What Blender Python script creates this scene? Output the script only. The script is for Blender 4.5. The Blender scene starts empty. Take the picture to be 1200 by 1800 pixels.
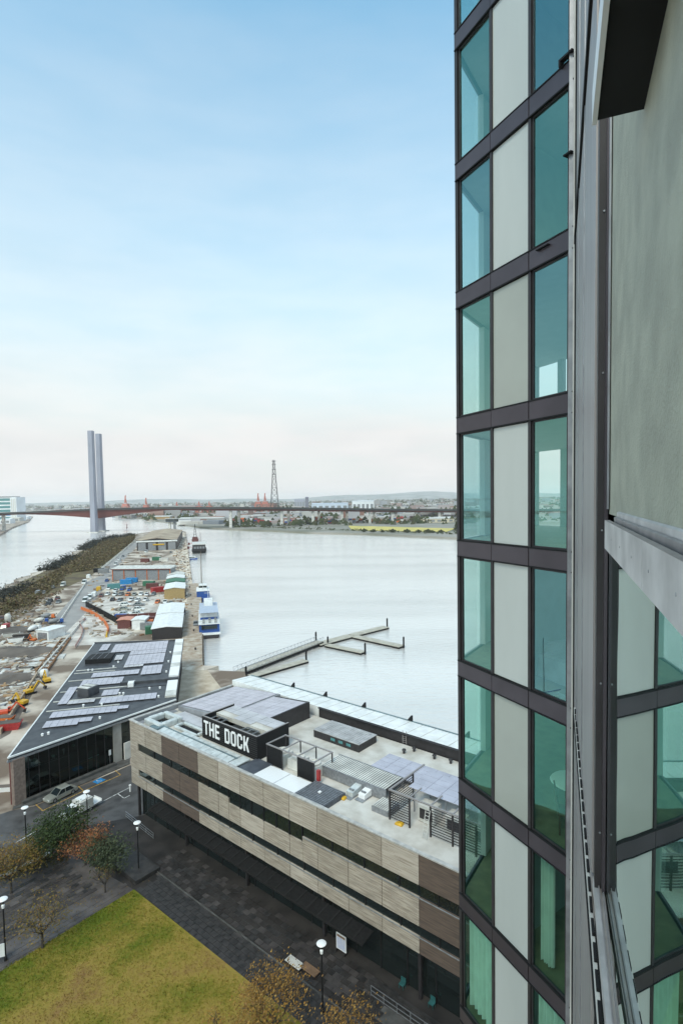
import bpy, math, random
import numpy as np
from math import sin, cos, pi, radians, hypot, atan2
from mathutils import Vector, Matrix

random.seed(7)
S = bpy.context.scene
COL = S.collection

# ------------------------------------------------------------------ camera, sky, sun, exposure
CAM_H = 45.0
PITCH, ROLL, FPX = 0.049, -0.016, 975.0
cam_d = bpy.data.cameras.new('camera')
cam = bpy.data.objects.new('camera', cam_d)
COL.objects.link(cam)
cam.matrix_world = (Matrix.Translation((0, 0, CAM_H)) @ Matrix.Rotation(pi/2-PITCH, 4, 'X') @ Matrix.Rotation(ROLL, 4, 'Z'))
cam_d.sensor_fit = 'HORIZONTAL'
cam_d.sensor_width = 36.0
cam_d.lens = FPX/1200*36.0
cam_d.shift_y = 24/1200
cam_d.clip_start = 0.05
cam_d.clip_end = 40000
S.camera = cam

SUN_EL, SUN_AZ = radians(48), radians(200)     # azimuth clockwise from +Y
w = bpy.data.worlds.new('World'); S.world = w; w.use_nodes = True
nt = w.node_tree; nt.nodes.clear()
def N(nt, t, **k):
    n = nt.nodes.new(t)
    for a, b in k.items(): setattr(n, a, b)
    return n
out = N(nt, 'ShaderNodeOutputWorld'); bg = N(nt, 'ShaderNodeBackground')
sky = N(nt, 'ShaderNodeTexSky', sky_type='NISHITA'); sky.sun_disc = False
sky.sun_elevation = SUN_EL; sky.sun_rotation = SUN_AZ
sky.air_density = 1.3; sky.dust_density = 1.0; sky.ozone_density = 1.6
tc = N(nt, 'ShaderNodeTexCoord'); sep = N(nt, 'ShaderNodeSeparateXYZ')
nt.links.new(tc.outputs['Generated'], sep.inputs[0])
mp = N(nt, 'ShaderNodeMapping'); mp.inputs['Scale'].default_value = (2.2, 2.2, 9.0)
nt.links.new(tc.outputs['Generated'], mp.inputs[0])
nz = N(nt, 'ShaderNodeTexNoise'); nz.inputs['Scale'].default_value = 1.3; nz.inputs['Detail'].default_value = 7; nz.inputs['Roughness'].default_value = .55
nt.links.new(mp.outputs[0], nz.inputs[0])
# cloud cover: thick near the horizon, thin veil overhead
cr = N(nt, 'ShaderNodeMapRange'); cr.inputs[1].default_value = 0.10; cr.inputs[2].default_value = 0.72; cr.inputs[3].default_value = 1.0; cr.inputs[4].default_value = 0.05
cr.interpolation_type = 'LINEAR'
nt.links.new(sep.outputs[2], cr.inputs[0])
# the cloud closes in again overhead, which is what makes the light so soft
cr2 = N(nt, 'ShaderNodeMapRange'); cr2.interpolation_type = 'SMOOTHSTEP'; cr2.inputs[1].default_value = .66; cr2.inputs[2].default_value = .95; cr2.inputs[3].default_value = 0; cr2.inputs[4].default_value = .62
nt.links.new(sep.outputs[2], cr2.inputs[0]); cadd = N(nt, 'ShaderNodeMath', operation='ADD'); nt.links.new(cr.outputs[0], cadd.inputs[0]); nt.links.new(cr2.outputs[0], cadd.inputs[1])
m1 = N(nt, 'ShaderNodeMath', operation='SUBTRACT'); m1.inputs[1].default_value = .5
nt.links.new(nz.outputs[0], m1.inputs[0])
m2 = N(nt, 'ShaderNodeMath', operation='MULTIPLY_ADD', use_clamp=True); m2.inputs[1].default_value = .24
nt.links.new(m1.outputs[0], m2.inputs[0]); nt.links.new(cadd.outputs[0], m2.inputs[2])
# cloud tone: soft light and dark bellies
nz2 = N(nt, 'ShaderNodeTexNoise'); nz2.inputs['Scale'].default_value = 2.6; nz2.inputs['Detail'].default_value = 8
nt.links.new(mp.outputs[0], nz2.inputs[0])
rmp = N(nt, 'ShaderNodeValToRGB'); rmp.color_ramp.elements[0].position = .35; rmp.color_ramp.elements[1].position = .62
CB = 6.5
rmp.color_ramp.elements[0].color = (.90, .915, .915, 1); rmp.color_ramp.elements[1].color = (.985, .985, .975, 1)
nt.links.new(nz2.outputs[0], rmp.inputs[0])
sc = N(nt, 'ShaderNodeVectorMath', operation='SCALE'); sc.inputs[3].default_value = CB
nt.links.new(rmp.outputs[0], sc.inputs[0])
sks = N(nt, 'ShaderNodeVectorMath', operation='MULTIPLY'); sks.inputs[1].default_value = (1.30, 2.10, 1.95)
nt.links.new(sky.outputs[0], sks.inputs[0])
mx = N(nt, 'ShaderNodeMix', data_type='RGBA')
nt.links.new(m2.outputs[0], mx.inputs[0]); nt.links.new(sks.outputs[0], mx.inputs[6]); nt.links.new(sc.outputs[0], mx.inputs[7])
nt.links.new(mx.outputs[2], bg.inputs[0]); bg.inputs[1].default_value = 0.1
nt.links.new(bg.outputs[0], out.inputs[0])

sd = bpy.data.lights.new('sun', 'SUN'); so = bpy.data.objects.new('sun', sd); COL.objects.link(so)
sd.energy = 1.5; sd.angle = radians(20); sd.color = (1, .90, .76)
so.rotation_euler = (pi/2-SUN_EL, 0, pi-SUN_AZ)
so.location = (0, -50, 200)

S.view_settings.view_transform = 'Standard'; S.view_settings.look = 'None'
S.view_settings.gamma = 1; S.view_settings.exposure = 0.5
S.render.engine = 'CYCLES'
S.cycles.max_bounces = 8; S.cycles.transparent_max_bounces = 16; S.cycles.volume_bounces = 1

# ------------------------------------------------------------------ helpers
_M3 = cam.matrix_world.to_3x3()
def G(x, y, h=0.0):
    "point of the level plane z=h on the sight line of a picture position"
    d = _M3 @ Vector(((x-600)/FPX, (924-y)/FPX, -1))
    t = (h-CAM_H)/d.z
    return Vector((d.x*t, d.y*t, h))

def mat(name, col, rough=.7, metal=0, var=.12, scale=3.0, bump=0.0, bscale=20., col2=None, spec=.5, detail=5, coat=0, stretch=None, coords='Object', pos=(.35, .65)):
    m = bpy.data.materials.new(name); m.use_nodes = True; t = m.node_tree
    b = t.nodes['Principled BSDF']
    b.inputs['Roughness'].default_value = rough; b.inputs['Metallic'].default_value = metal
    b.inputs['Specular IOR Level'].default_value = spec; b.inputs['Coat Weight'].default_value = coat
    c1 = tuple(col)+(1,)
    if col2 is None:
        c2 = tuple(max(0, c*(1-var*2)) for c in col)+(1,)
        c1 = tuple(min(1, c*(1+var)) for c in col)+(1,)
    else: c2 = tuple(col2)+(1,)
    tcn = N(t, 'ShaderNodeTexCoord'); mpn = N(t, 'ShaderNodeMapping')
    if stretch: mpn.inputs['Scale'].default_value = stretch
    if coords == 'World':
        g = N(t, 'ShaderNodeNewGeometry'); t.links.new(g.outputs['Position'], mpn.inputs[0])
    else: t.links.new(tcn.outputs[coords], mpn.inputs[0])
    n = N(t, 'ShaderNodeTexNoise'); n.inputs['Scale'].default_value = scale; n.inputs['Detail'].default_value = detail
    t.links.new(mpn.outputs[0], n.inputs[0])
    r = N(t, 'ShaderNodeValToRGB'); r.color_ramp.elements[0].position = pos[0]; r.color_ramp.elements[1].position = pos[1]
    r.color_ramp.elements[0].color = c2; r.color_ramp.elements[1].color = c1
    t.links.new(n.outputs[0], r.inputs[0]); t.links.new(r.outputs[0], b.inputs['Base Color'])
    if bump:
        n2 = N(t, 'ShaderNodeTexNoise'); n2.inputs['Scale'].default_value = bscale; n2.inputs['Detail'].default_value = 6
        t.links.new(mpn.outputs[0], n2.inputs[0])
        bp = N(t, 'ShaderNodeBump'); bp.inputs['Strength'].default_value = bump; bp.inputs['Distance'].default_value = .05
        t.links.new(n2.outputs[0], bp.inputs['Height']); t.links.new(bp.outputs[0], b.inputs['Normal'])
    return m

def glass(name, tint, refl=.3, back=None, rough=.0, gtint=(.86, .97, .95)):
    "window glass: tinted see-through with a coated reflection rising at grazing angles; back = opaque colour behind instead"
    m = bpy.data.materials.new(name); m.use_nodes = True; t = m.node_tree; t.nodes.clear()
    o = N(t, 'ShaderNodeOutputMaterial'); mixn = N(t, 'ShaderNodeMixShader'); gl = N(t, 'ShaderNodeBsdfGlossy')
    gl.inputs['Roughness'].default_value = rough; gl.inputs['Color'].default_value = tuple(gtint)+(1,)
    if back is None:
        tr = N(t, 'ShaderNodeBsdfTransparent'); tr.inputs[0].default_value = tuple(tint)+(1,)
    else:
        tr = N(t, 'ShaderNodeBsdfDiffuse'); tr.inputs[0].default_value = tuple(back)+(1,)
    gi = N(t, 'ShaderNodeNewGeometry'); dt_ = N(t, 'ShaderNodeVectorMath', operation='DOT_PRODUCT')
    t.links.new(gi.outputs['Incoming'], dt_.inputs[0]); t.links.new(gi.outputs['Normal'], dt_.inputs[1])
    ab = N(t, 'ShaderNodeMath', operation='ABSOLUTE'); t.links.new(dt_.outputs['Value'], ab.inputs[0])
    iv = N(t, 'ShaderNodeMath', operation='SUBTRACT', use_clamp=True); iv.inputs[0].default_value = 1; t.links.new(ab.outputs[0], iv.inputs[1])
    fr = N(t, 'ShaderNodeMath', operation='POWER'); fr.inputs[1].default_value = 4.0; t.links.new(iv.outputs[0], fr.inputs[0])
    ma = N(t, 'ShaderNodeMath', operation='MULTIPLY_ADD', use_clamp=True); ma.inputs[1].default_value = 1.0-refl; ma.inputs[2].default_value = refl
    # slightly uneven panes
    g = N(t, 'ShaderNodeNewGeometry'); nn = N(t, 'ShaderNodeTexNoise'); nn.inputs['Scale'].default_value = .55; nn.inputs['Detail'].default_value = 1
    t.links.new(g.outputs['Position'], nn.inputs[0])
    bp = N(t, 'ShaderNodeBump'); bp.inputs['Strength'].default_value = .012; bp.inputs['Distance'].default_value = .3
    t.links.new(nn.outputs[0], bp.inputs['Height']); t.links.new(bp.outputs[0], gl.inputs['Normal'])
    t.links.new(fr.outputs[0], ma.inputs[0]); t.links.new(ma.outputs[0], mixn.inputs[0])
    t.links.new(tr.outputs[0], mixn.inputs[1]); t.links.new(gl.outputs[0], mixn.inputs[2]); t.links.new(mixn.outputs[0], o.inputs[0])
    return m

def leaf_mat(name, cols, rough=.7):
    "leaves that each take one colour of a ramp"
    m = bpy.data.materials.new(name); m.use_nodes = True; t = m.node_tree; b = t.nodes['Principled BSDF']
    g = N(t, 'ShaderNodeNewGeometry'); r = N(t, 'ShaderNodeValToRGB')
    e = r.color_ramp.elements
    while len(e) < len(cols): e.new(.5)
    for i, c in enumerate(cols): e[i].position = i/(len(cols)-1) if len(cols) > 1 else 0; e[i].color = tuple(c)+(1,)
    t.links.new(g.outputs['Random Per Island'], r.inputs[0]); t.links.new(r.outputs[0], b.inputs['Base Color'])
    b.inputs['Roughness'].default_value = rough; b.inputs['Specular IOR Level'].default_value = .25
    return m

class MB:
    def __init__(s): s.v = []; s.f = []; s.mi = []; s.T = None
    def pt(s, p):
        p = Vector(p)
        return tuple(s.T @ p) if s.T is not None else tuple(p)
    def poly(s, pts, mi=0):
        n = len(s.v); s.v += [s.pt(p) for p in pts]; s.f.append(tuple(range(n, n+len(pts)))); s.mi.append(mi); return s
    def hexa(s, p, mi=0):
        "8 corners: bottom ring 0-3, top ring 4-7"
        n = len(s.v); s.v += [s.pt(q) for q in p]
        for f in ((0, 3, 2, 1), (4, 5, 6, 7), (0, 1, 5, 4), (1, 2, 6, 5), (2, 3, 7, 6), (3, 0, 4, 7)):
            s.f.append(tuple(n+i for i in f)); s.mi.append(mi)
        return s
    def box(s, x0, y0, z0, x1, y1, z1, mi=0):
        x0, x1 = min(x0, x1), max(x0, x1); y0, y1 = min(y0, y1), max(y0, y1); z0, z1 = min(z0, z1), max(z0, z1)
        return s.hexa([(x0, y0, z0), (x1, y0, z0), (x1, y1, z0), (x0, y1, z0), (x0, y0, z1), (x1, y0, z1), (x1, y1, z1), (x0, y1, z1)], mi)
    def cbox(s, c, d, mi=0, rz=0, tx=0):
        "box centred at c in plan, standing on c.z"
        o = s.T; t = Matrix.Translation(c) @ Matrix.Rotation(rz, 4, 'Z') @ Matrix.Rotation(tx, 4, 'X')
        s.T = (o @ t) if o is not None else t
        s.box(-d[0]/2, -d[1]/2, 0, d[0]/2, d[1]/2, d[2], mi); s.T = o; return s
    def prism(s, pts, z0, z1, mi=0, top=None):
        a = sum(pts[i][0]*pts[(i+1) % len(pts)][1]-pts[(i+1) % len(pts)][0]*pts[i][1] for i in range(len(pts)))
        pts = list(pts) if a > 0 else list(pts)[::-1]
        n = len(pts); k = len(s.v)
        s.v += [s.pt((p[0], p[1], z0)) for p in pts]+[s.pt((p[0], p[1], (z1(p) if callable(z1) else z1))) for p in pts]
        s.f.append(tuple(range(k+n-1, k-1, -1))); s.mi.append(mi)
        s.f.append(tuple(range(k+n, k+2*n))); s.mi.append(mi if top is None else top)
        for i in range(n):
            j = (i+1) % n
            s.f.append((k+i, k+j, k+n+j, k+n+i)); s.mi.append(mi)
        return s
    def tube(s, a, b, r, n=6, r2=None, mi=0, cap=True):
        a, b = Vector(a), Vector(b); r2 = r if r2 is None else r2
        d = (b-a)
        if d.length < 1e-6: return s
        d.normalize(); u = d.orthogonal().normalized(); w_ = d.cross(u); k = len(s.v)
        for q, rr in ((a, r), (b, r2)):
            for i in range(n):
                t = 2*pi*i/n; s.v.append(s.pt(q+u*cos(t)*rr+w_*sin(t)*rr))
        for i in range(n):
            j = (i+1) % n; s.f.append((k+i, k+j, k+n+j, k+n+i)); s.mi.append(mi)
        if cap:
            s.f.append(tuple(range(k+n-1, k-1, -1))); s.mi.append(mi); s.f.append(tuple(range(k+n, k+2*n))); s.mi.append(mi)
        return s
    def beam(s, a, b, w_=.1, h=.1, mi=0):
        a, b = Vector(a), Vector(b); d = (b-a).normalized()
        up = Vector((0, 0, 1)) if abs(d.z) < .95 else Vector((1, 0, 0))
        x = d.cross(up).normalized()*w_/2; y = x.cross(d).normalized()*h/2
        return s.hexa([a-x-y, a+x-y, b+x-y, b-x-y, a-x+y, a+x+y, b+x+y, b-x+y], mi)
    def lathe(s, prof, n=12, c=(0, 0, 0), mi=0):
        "prof: list of (r, z)"
        k = len(s.v)
        for r, z in prof:
            for i in range(n):
                t = 2*pi*i/n; s.v.append(s.pt((c[0]+r*cos(t), c[1]+r*sin(t), c[2]+z)))
        for q in range(len(prof)-1):
            for i in range(n):
                j = (i+1) % n; a = k+q*n
                s.f.append((a+i, a+j, a+n+j, a+n+i)); s.mi.append(mi)
        s.f.append(tuple(range(k+n-1, k-1, -1))); s.mi.append(mi)
        a = k+(len(prof)-1)*n; s.f.append(tuple(range(a, a+n))); s.mi.append(mi)
        return s
    def mesh(s, name, mats):
        me = bpy.data.meshes.new(name); me.from_pydata(s.v, [], s.f)
        if not isinstance(mats, (list, tuple)): mats = [mats]
        for m in mats: me.materials.append(m)
        if len(mats) > 1: me.polygons.foreach_set('material_index', s.mi)
        me.update(); return me
    def build(s, name, mats, parent=None, smooth=False, bevel=0, loc=None):
        me = s.mesh(name, mats)
        if smooth: me.polygons.foreach_set('use_smooth', [True]*len(me.polygons))
        o = bpy.data.objects.new(name, me); COL.objects.link(o)
        if parent is not None: o.parent = parent
        if loc is not None: o.location = loc
        if bevel:
            b = o.modifiers.new('bevel', 'BEVEL'); b.width = bevel; b.segments = 2; b.limit_method = 'ANGLE'
        return o

def inst(name, me, parent, loc=(0, 0, 0), rz=0, scale=None, m=None):
    o = bpy.data.objects.new(name, me); COL.objects.link(o); o.parent = parent; o.location = loc; o.rotation_euler = (0, 0, rz)
    if scale: o.scale = scale
    if m is not None:
        o.material_slots[0].link = 'OBJECT'; o.material_slots[0].material = m
    return o
def tag(o, label=None, cat=None, group=None, kind=None):
    if label: o['label'] = label
    if cat: o['category'] = cat
    if group: o['group'] = group
    if kind: o['kind'] = kind
    return o
def thing(name, label, cat, loc=(0, 0, 0), rz=0, group=None):
    o = bpy.data.objects.new(name, None); COL.objects.link(o); o.location = loc; o.rotation_euler = (0, 0, rz)
    o.empty_display_size = .5
    return tag(o, label, cat, group)
def copy_tree(o, parent=None):
    c = o.copy(); COL.objects.link(c); c.parent = parent
    for ch in o.children: copy_tree(ch, c)
    return c
def XY(p): return (p[0], p[1])
def sheet(name, pts, z, m, thick=None, kind='structure'):
    b = MB(); b.prism([XY(p) for p in pts], z-(thick or .003), z)
    return tag(b.build(name, m), kind=kind)

# ------------------------------------------------------------------ materials
M = {}
M['dark_metal'] = mat('dark_metal', (.036, .032, .034), .5, .2, scale=2)
M['spandrel'] = mat('spandrel', (.075, .062, .072), .38, .4, scale=.8, var=.1)
M['panel_white'] = mat('panel_white', (.47, .49, .46), .25, 0, var=.03, scale=.7, stretch=(1.5, 1.5, .4), coat=.3)
M['panel_grey'] = mat('panel_grey', (.36, .375, .33), .25, 0, var=.03, scale=.7, coat=.3)
M['light_metal'] = mat('light_metal', (.33, .305, .30), .45, .3, var=.08, scale=1.5, stretch=(6, 6, .3))
M['steel'] = mat('steel', (.32, .33, .35), .45, .6, scale=3)
M['black'] = mat('black', (.012, .012, .013), .7, spec=.25)
M['plaster'] = mat('plaster', (.35, .355, .275), .6, 0, var=.09, scale=3.5, bump=.3, bscale=60)
M['concrete'] = mat('concrete', (.34, .32, .29), .85, 0, scale=.5, bump=.3, bscale=8, coords='World')
M['pale_concrete'] = mat('pale_concrete', (.55, .54, .51), .8, 0, scale=.4, var=.15, coords='World')
M['rail'] = mat('rail', (.52, .50, .49), .45, .3, scale=4)
M['white'] = mat('white', (.74, .75, .74), .5, 0, var=.06, scale=.8)
M['offwhite'] = mat('offwhite', (.60, .59, .55), .6, 0, var=.12, scale=.6)
M['yellow'] = mat('yellow', (.62, .36, .02), .5, scale=3)
M['orange'] = mat('orange', (.62, .15, .03), .55, scale=3)
M['red'] = mat('red', (.38, .03, .03), .5, scale=3)
M['maroon'] = mat('maroon', (.13, .04, .035), .6, scale=3)
M['blue'] = mat('blue', (.02, .08, .30), .45, scale=3)
M['bright_blue'] = mat('bright_blue', (.02, .22, .50), .5, scale=3)
M['green'] = mat('green', (.04, .16, .09), .6, scale=3)
M['teal'] = mat('teal', (.08, .24, .25), .6, scale=3)
M['silver'] = mat('silver', (.42, .42, .37), .3, .5, var=.04, scale=2, coat=.4)
M['grey'] = mat('grey', (.22, .23, .24), .5, scale=2)
M['tyre'] = mat('tyre', (.015, .015, .016), .8)
M['car_glass'] = glass('car_glass', (.1, .12, .12), .08, back=(.012, .016, .018))
M['lamp_white'] = mat('lamp_white', (.80, .80, .80), .3, 0, var=.01)
M['wood'] = mat('wood', (.20, .12, .07), .7, scale=2, stretch=(1, 1, 8))
M['bark'] = mat('bark', (.055, .045, .038), .9, scale=6)
M['line_yellow'] = mat('line_yellow', (.50, .30, .06), .7, var=.3, scale=2.5, coords='World')
M['line_white'] = mat('line_white', (.55, .55, .53), .7, var=.3, scale=2.5, coords='World')

# ------------------------------------------------------------------ water, land, ground zones
def water_mat():
    m = bpy.data.materials.new('water'); m.use_nodes = True; t = m.node_tree; b = t.nodes['Principled BSDF']
    b.inputs['Base Color'].default_value = (.40, .42, .41, 1); b.inputs['Roughness'].default_value = .16; b.inputs['IOR'].default_value = 1.33
    b.inputs['Metallic'].default_value = .42; b.inputs['Specular IOR Level'].default_value = .8
    g = N(t, 'ShaderNodeNewGeometry')
    # slow dark and light slicks
    mp0 = N(t, 'ShaderNodeMapping'); mp0.inputs['Scale'].default_value = (.35, 1.6, 1); mp0.inputs['Rotation'].default_value = (0, 0, .25)
    t.links.new(g.outputs['Position'], mp0.inputs[0])
    n0 = N(t, 'ShaderNodeTexNoise'); n0.inputs['Scale'].default_value = .012; n0.inputs['Detail'].default_value = 4
    t.links.new(mp0.outputs[0], n0.inputs[0])
    r = N(t, 'ShaderNodeValToRGB'); r.color_ramp.elements[0].position = .33; r.color_ramp.elements[1].position = .55
    r.color_ramp.elements[0].color = (.69, .665, .63, 1); r.color_ramp.elements[1].color = (.84, .805, .765, 1)
    t.links.new(n0.outputs[0], r.inputs[0]); t.links.new(r.outputs[0], b.inputs['Base Color'])
    mp1 = N(t, 'ShaderNodeMapping'); mp1.inputs['Scale'].default_value = (.5, 1.4, 1); mp1.inputs['Rotation'].default_value = (0, 0, .3)
    t.links.new(g.outputs['Position'], mp1.inputs[0])
    n1 = N(t, 'ShaderNodeTexNoise'); n1.inputs['Scale'].default_value = .55; n1.inputs['Detail'].default_value = 5; n1.inputs['Roughness'].default_value = .6
    t.links.new(mp1.outputs[0], n1.inputs[0])
    bp = N(t, 'ShaderNodeBump'); bp.inputs['Strength'].default_value = .7; bp.inputs['Distance'].default_value = .32
    t.links.new(n1.outputs[0], bp.inputs['Height']); t.links.new(bp.outputs[0], b.inputs['Normal'])
    return m
b = MB(); b.poly([(-14000, -4000, -2), (14000, -4000, -2), (14000, 14500, -2), (-14000, 14500, -2)])
tag(b.build('water', water_mat()), kind='structure')

M['site'] = mat('site_ground', (.56, .49, .41), .8, 0, col2=(.17, .125, .09), scale=.09, detail=9, bump=.4, bscale=1.5, coords='World', pos=(.42, .60))
M['mud'] = mat('mud', (.17, .14, .115), .8, 0, col2=(.085, .07, .06), scale=.15, detail=8, bump=.5, bscale=1, coords='World')
M['asphalt_wet'] = mat('asphalt_wet', (.23, .215, .205), .6, 0, col2=(.33, .31, .29), scale=.11, detail=7, coords='World')
M['hardstand'] = mat('hardstand', (.68, .64, .58), .65, 0, col2=(.36, .31, .27), scale=.16, detail=8, coords='World')
M['scrub'] = mat('scrub', (.16, .13, .055), .9, 0, col2=(.075, .05, .03), scale=.12, detail=8, bump=.8, bscale=1.2, coords='World')
M['wharf'] = mat('wharf_deck', (.66, .59, .49), .8, 0, col2=(.27, .17, .09), scale=.3, detail=7, stretch=(1, .35, 1), bump=.3, bscale=4, coords='World', pos=(.33, .55))
M['street'] = mat('street', (.030, .026, .024), .55, 0, col2=(.085, .08, .078), scale=.45, detail=9, bump=.3, bscale=12, coords='World', pos=(.42, .72))
M['plaza'] = mat('plaza', (.014, .0135, .0135), .5, 0, col2=(.045, .040, .038), scale=.45, detail=9, bump=.35, bscale=10, coords='World', pos=(.38, .8), spec=.18)
M['foot'] = mat('footpath', (.10, .097, .092), .6, 0, col2=(.055, .053, .05), scale=1.2, detail=7, bump=.2, bscale=10, coords='World')
M['quay'] = mat('quay', (.15, .12, .09), .85, 0, scale=.4, detail=6, coords='World')

M['apron'] = mat('apron', (.58, .50, .39), .8, 0, col2=(.40, .32, .23), scale=.4, detail=8, coords='World')
SITE_AZ = atan2(-.243, .97)          # the wharf and everything on the pier run along this bearing
_sh = [G(0, 1042), G(28, 1024), G(75, 1003), G(108, 988), G(128, 975), G(148, 962), G(170, 950), G(210, 942), G(240, 938), G(300, 930)]
shoreL = []
for a_, c_ in zip(_sh, _sh[1:]):
    for i in range(5):
        q_ = a_.lerp(c_, i/5); shoreL.append(q_+Vector((random.uniform(-5, 4), random.uniform(-3, 3), 0)) if i else q_)
shoreL.append(_sh[-1])
land = [(-34, 149), (-36.7, 145.4), (-26, 143.5)]
du = Vector((.76833, -.64005, 0)); dv = Vector((.64005, .76833, 0)); A0 = Vector((-30.6, 77.62, 0))
def DK(u, v, z=0): return A0+du*u+dv*v+Vector((0, 0, z))
land += [XY(DK(-1, 27)), XY(DK(160, 27)), (220, -160), (-62, -160), (-62, 70), (-100, 135), (-205, 290)]
land += [XY(p) for p in shoreL]+[(-230, 815), (-226, 806), (-38.4, 149.5)]
b = MB(); b.prism(land, -3.2, 0)
tag(b.build('ground', M['site']), kind='structure')

# scrub strip along the western shore
sheet('scrub_bank', [G(0, 1092), G(55, 1072), G(100, 1040), G(150, 1018), G(178, 1000), G(237, 948), G(238, 941), G(210, 943.5), G(172, 951), G(150, 964), G(130, 977), G(110, 990), G(77, 1005), G(30, 1026), G(0, 1044)], .02, M['scrub'])
# roads and yards on the pier
sheet('road', [G(196, 1003), G(150, 1024), G(128, 1050), G(96, 1086), G(102, 1113), G(128, 1120), G(150, 1090), G(160, 1062), G(178, 1040), G(200, 1022)], .03, M['asphalt_wet'])
sheet('yard', [G(150, 1078), G(205, 1098), G(236, 1112), G(205, 1132), G(120, 1136), G(108, 1120), G(128, 1100)], .045, M['hardstand'])
sheet('car_park', [G(176, 1050), G(300, 1045), G(282, 1082), G(205, 1092), G(160, 1066)], .04, M['hardstand'])
sheet('side_road', [G(176, 1002), G(236, 952), G(250, 952), G(200, 1002)], .035, M['asphalt_wet'])
sheet('wharf', [G(300, 937), G(323, 936.5), G(327, 950), G(356, 1169.5), G(359, 1177), G(360, 1232), G(312, 1232), G(322, 1127), G(318, 1010), G(304, 968)], .05, M['wharf'])
sheet('quay_apron', [(-44, 146), (-36.0, 144.9), XY(DK(-1, 26.6)), XY(DK(-1, 10)), (-31.5, 101), (-44, 140)], .055, M['apron'])
sheet('excavation', [G(0, 1180), G(60, 1152), G(112, 1133), G(108, 1150), G(60, 1215), G(18, 1290), G(0, 1300)], .015, M['mud'])
# spoil heaps and ledges on the cleared land
for (x, y, r_, h) in ((15, 1110, 7, 1.2), (35, 1075, 9, 2.5), (8, 1150, 8, 1.6), (58, 1148, 7, 1.5), (12, 1062, 12, 3), (60, 1060, 8, 1.5), (20, 1195, 6, 1.2)):
    if y < 1090: continue
    c = G(x, y); bb = MB(); n = 18
    rings = [(1, 0), (.75, .45), (.45, .8), (.12, 1)]
    k = len(bb.v)
    for q, (rr, hh) in enumerate(rings):
        for i in range(n):
            t = 2*pi*i/n; jj = random.uniform(.85, 1.15)
            bb.v.append((c.x+r_*rr*cos(t)*jj*1.3, c.y+r_*rr*sin(t)*jj, h*hh*random.uniform(.8, 1.1)+.01))
    for q in range(3):
        for i in range(n):
            j = (i+1) % n; bb.f.append((q*n+i, q*n+j, q*n+n+j, q*n+n+i)); bb.mi.append(0)
    bb.f.append(tuple(range(3*n, 4*n))); bb.mi.append(0)
    tag(bb.build('spoil_heap', M['mud'] if y > 1090 else M['scrub'], smooth=True), kind='stuff', cat='earth', label='low heap of brown spoil on the cleared ground')

# street by the hall and dark paved square
sheet('street', [(-62, 40), (-62, 60), XY(G(0, 1432)), XY(G(22, 1425)), XY(G(60, 1418)), XY(G(228, 1346)), XY(DK(-4, 14)), XY(DK(-4, 30)), XY(DK(0, 26)), XY(DK(2, 0)), XY(DK(-3, -9)), XY(G(160, 1462)), XY(G(0, 1530)), (-50, 58)], .02, M['street'])
# footpath in front of the hall glass
fp = MB(); fp.prism([XY(G(22, 1424)), XY(G(30, 1404)), XY(G(228, 1325)), XY(G(228, 1344)), XY(G(60, 1416))], 0, .15)
tag(fp.build('footpath', M['foot']), kind='structure')
sheet('square', [XY(DK(-3, -6)), XY(DK(2, 2)), XY(DK(100, 2)), XY(DK(100, -40)), XY(DK(-10, -60)), (-62, 30), (-58, 55), XY(G(0, 1520)), XY(G(120, 1470))], .03, M['plaza'])
M['paver_mid'] = mat('paver_mid', (.040, .035, .035), .55, 0, col2=(.075, .066, .063), scale=.8, detail=8, bump=.3, bscale=9, coords='World', spec=.25)
M['paver'] = mat('paver', (.055, .047, .046), .55, 0, col2=(.115, .10, .095), scale=.6, detail=8, bump=.3, bscale=9, coords='World')
M['paver_dark'] = mat('paver_dark', (.018, .017, .017), .5, 0, col2=(.045, .041, .040), scale=1.5, detail=8, bump=.3, bscale=9, coords='World')
sheet('square_path', [G(0, 1542), G(120, 1500), G(218, 1555), G(233, 1564), G(0, 1716), (-60, 40), (-52, 58)], .036, M['paver'])
sheet('pavement_strip', [DK(12.5, -2.2), DK(15, -1.2), DK(60, -1.8), DK(60, -3.6), DK(22, -3.2)], .037, M['foot'])

# the lawn
lawn_pts = [DK(14.4, -8.1), DK(15.1, -34), DK(60, -34), DK(60, -7.6)]
lm = bpy.data.materials.new('lawn'); lm.use_nodes = True; t = lm.node_tree; bs = t.nodes['Principled BSDF']
g = N(t, 'ShaderNodeNewGeometry')
nA = N(t, 'ShaderNodeTexNoise'); nA.inputs['Scale'].default_value = .17; nA.inputs['Detail'].default_value = 9; nA.inputs['Roughness'].default_value = .62
nB = N(t, 'ShaderNodeTexNoise'); nB.inputs['Scale'].default_value = 3.2; nB.inputs['Detail'].default_value = 9; nB.inputs['Roughness'].default_value = .7
t.links.new(g.outputs['Position'], nA.inputs[0]); t.links.new(g.outputs['Position'], nB.inputs[0])
rA = N(t, 'ShaderNodeValToRGB'); e = rA.color_ramp.elements
e[0].position = .30; e[0].color = (.10, .125, .012, 1); e[1].position = .76; e[1].color = (.22, .125, .05, 1); e.new(.44).color = (.18, .155, .024, 1); e.new(.55).color = (.27, .20, .045, 1)
ad = N(t, 'ShaderNodeMath', operation='MULTIPLY_ADD'); ad.inputs[1].default_value = .45
sb_ = N(t, 'ShaderNodeMath', operation='SUBTRACT'); sb_.inputs[1].default_value = .5
t.links.new(nB.outputs[0], sb_.inputs[0]); t.links.new(sb_.outputs[0], ad.inputs[0])
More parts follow.
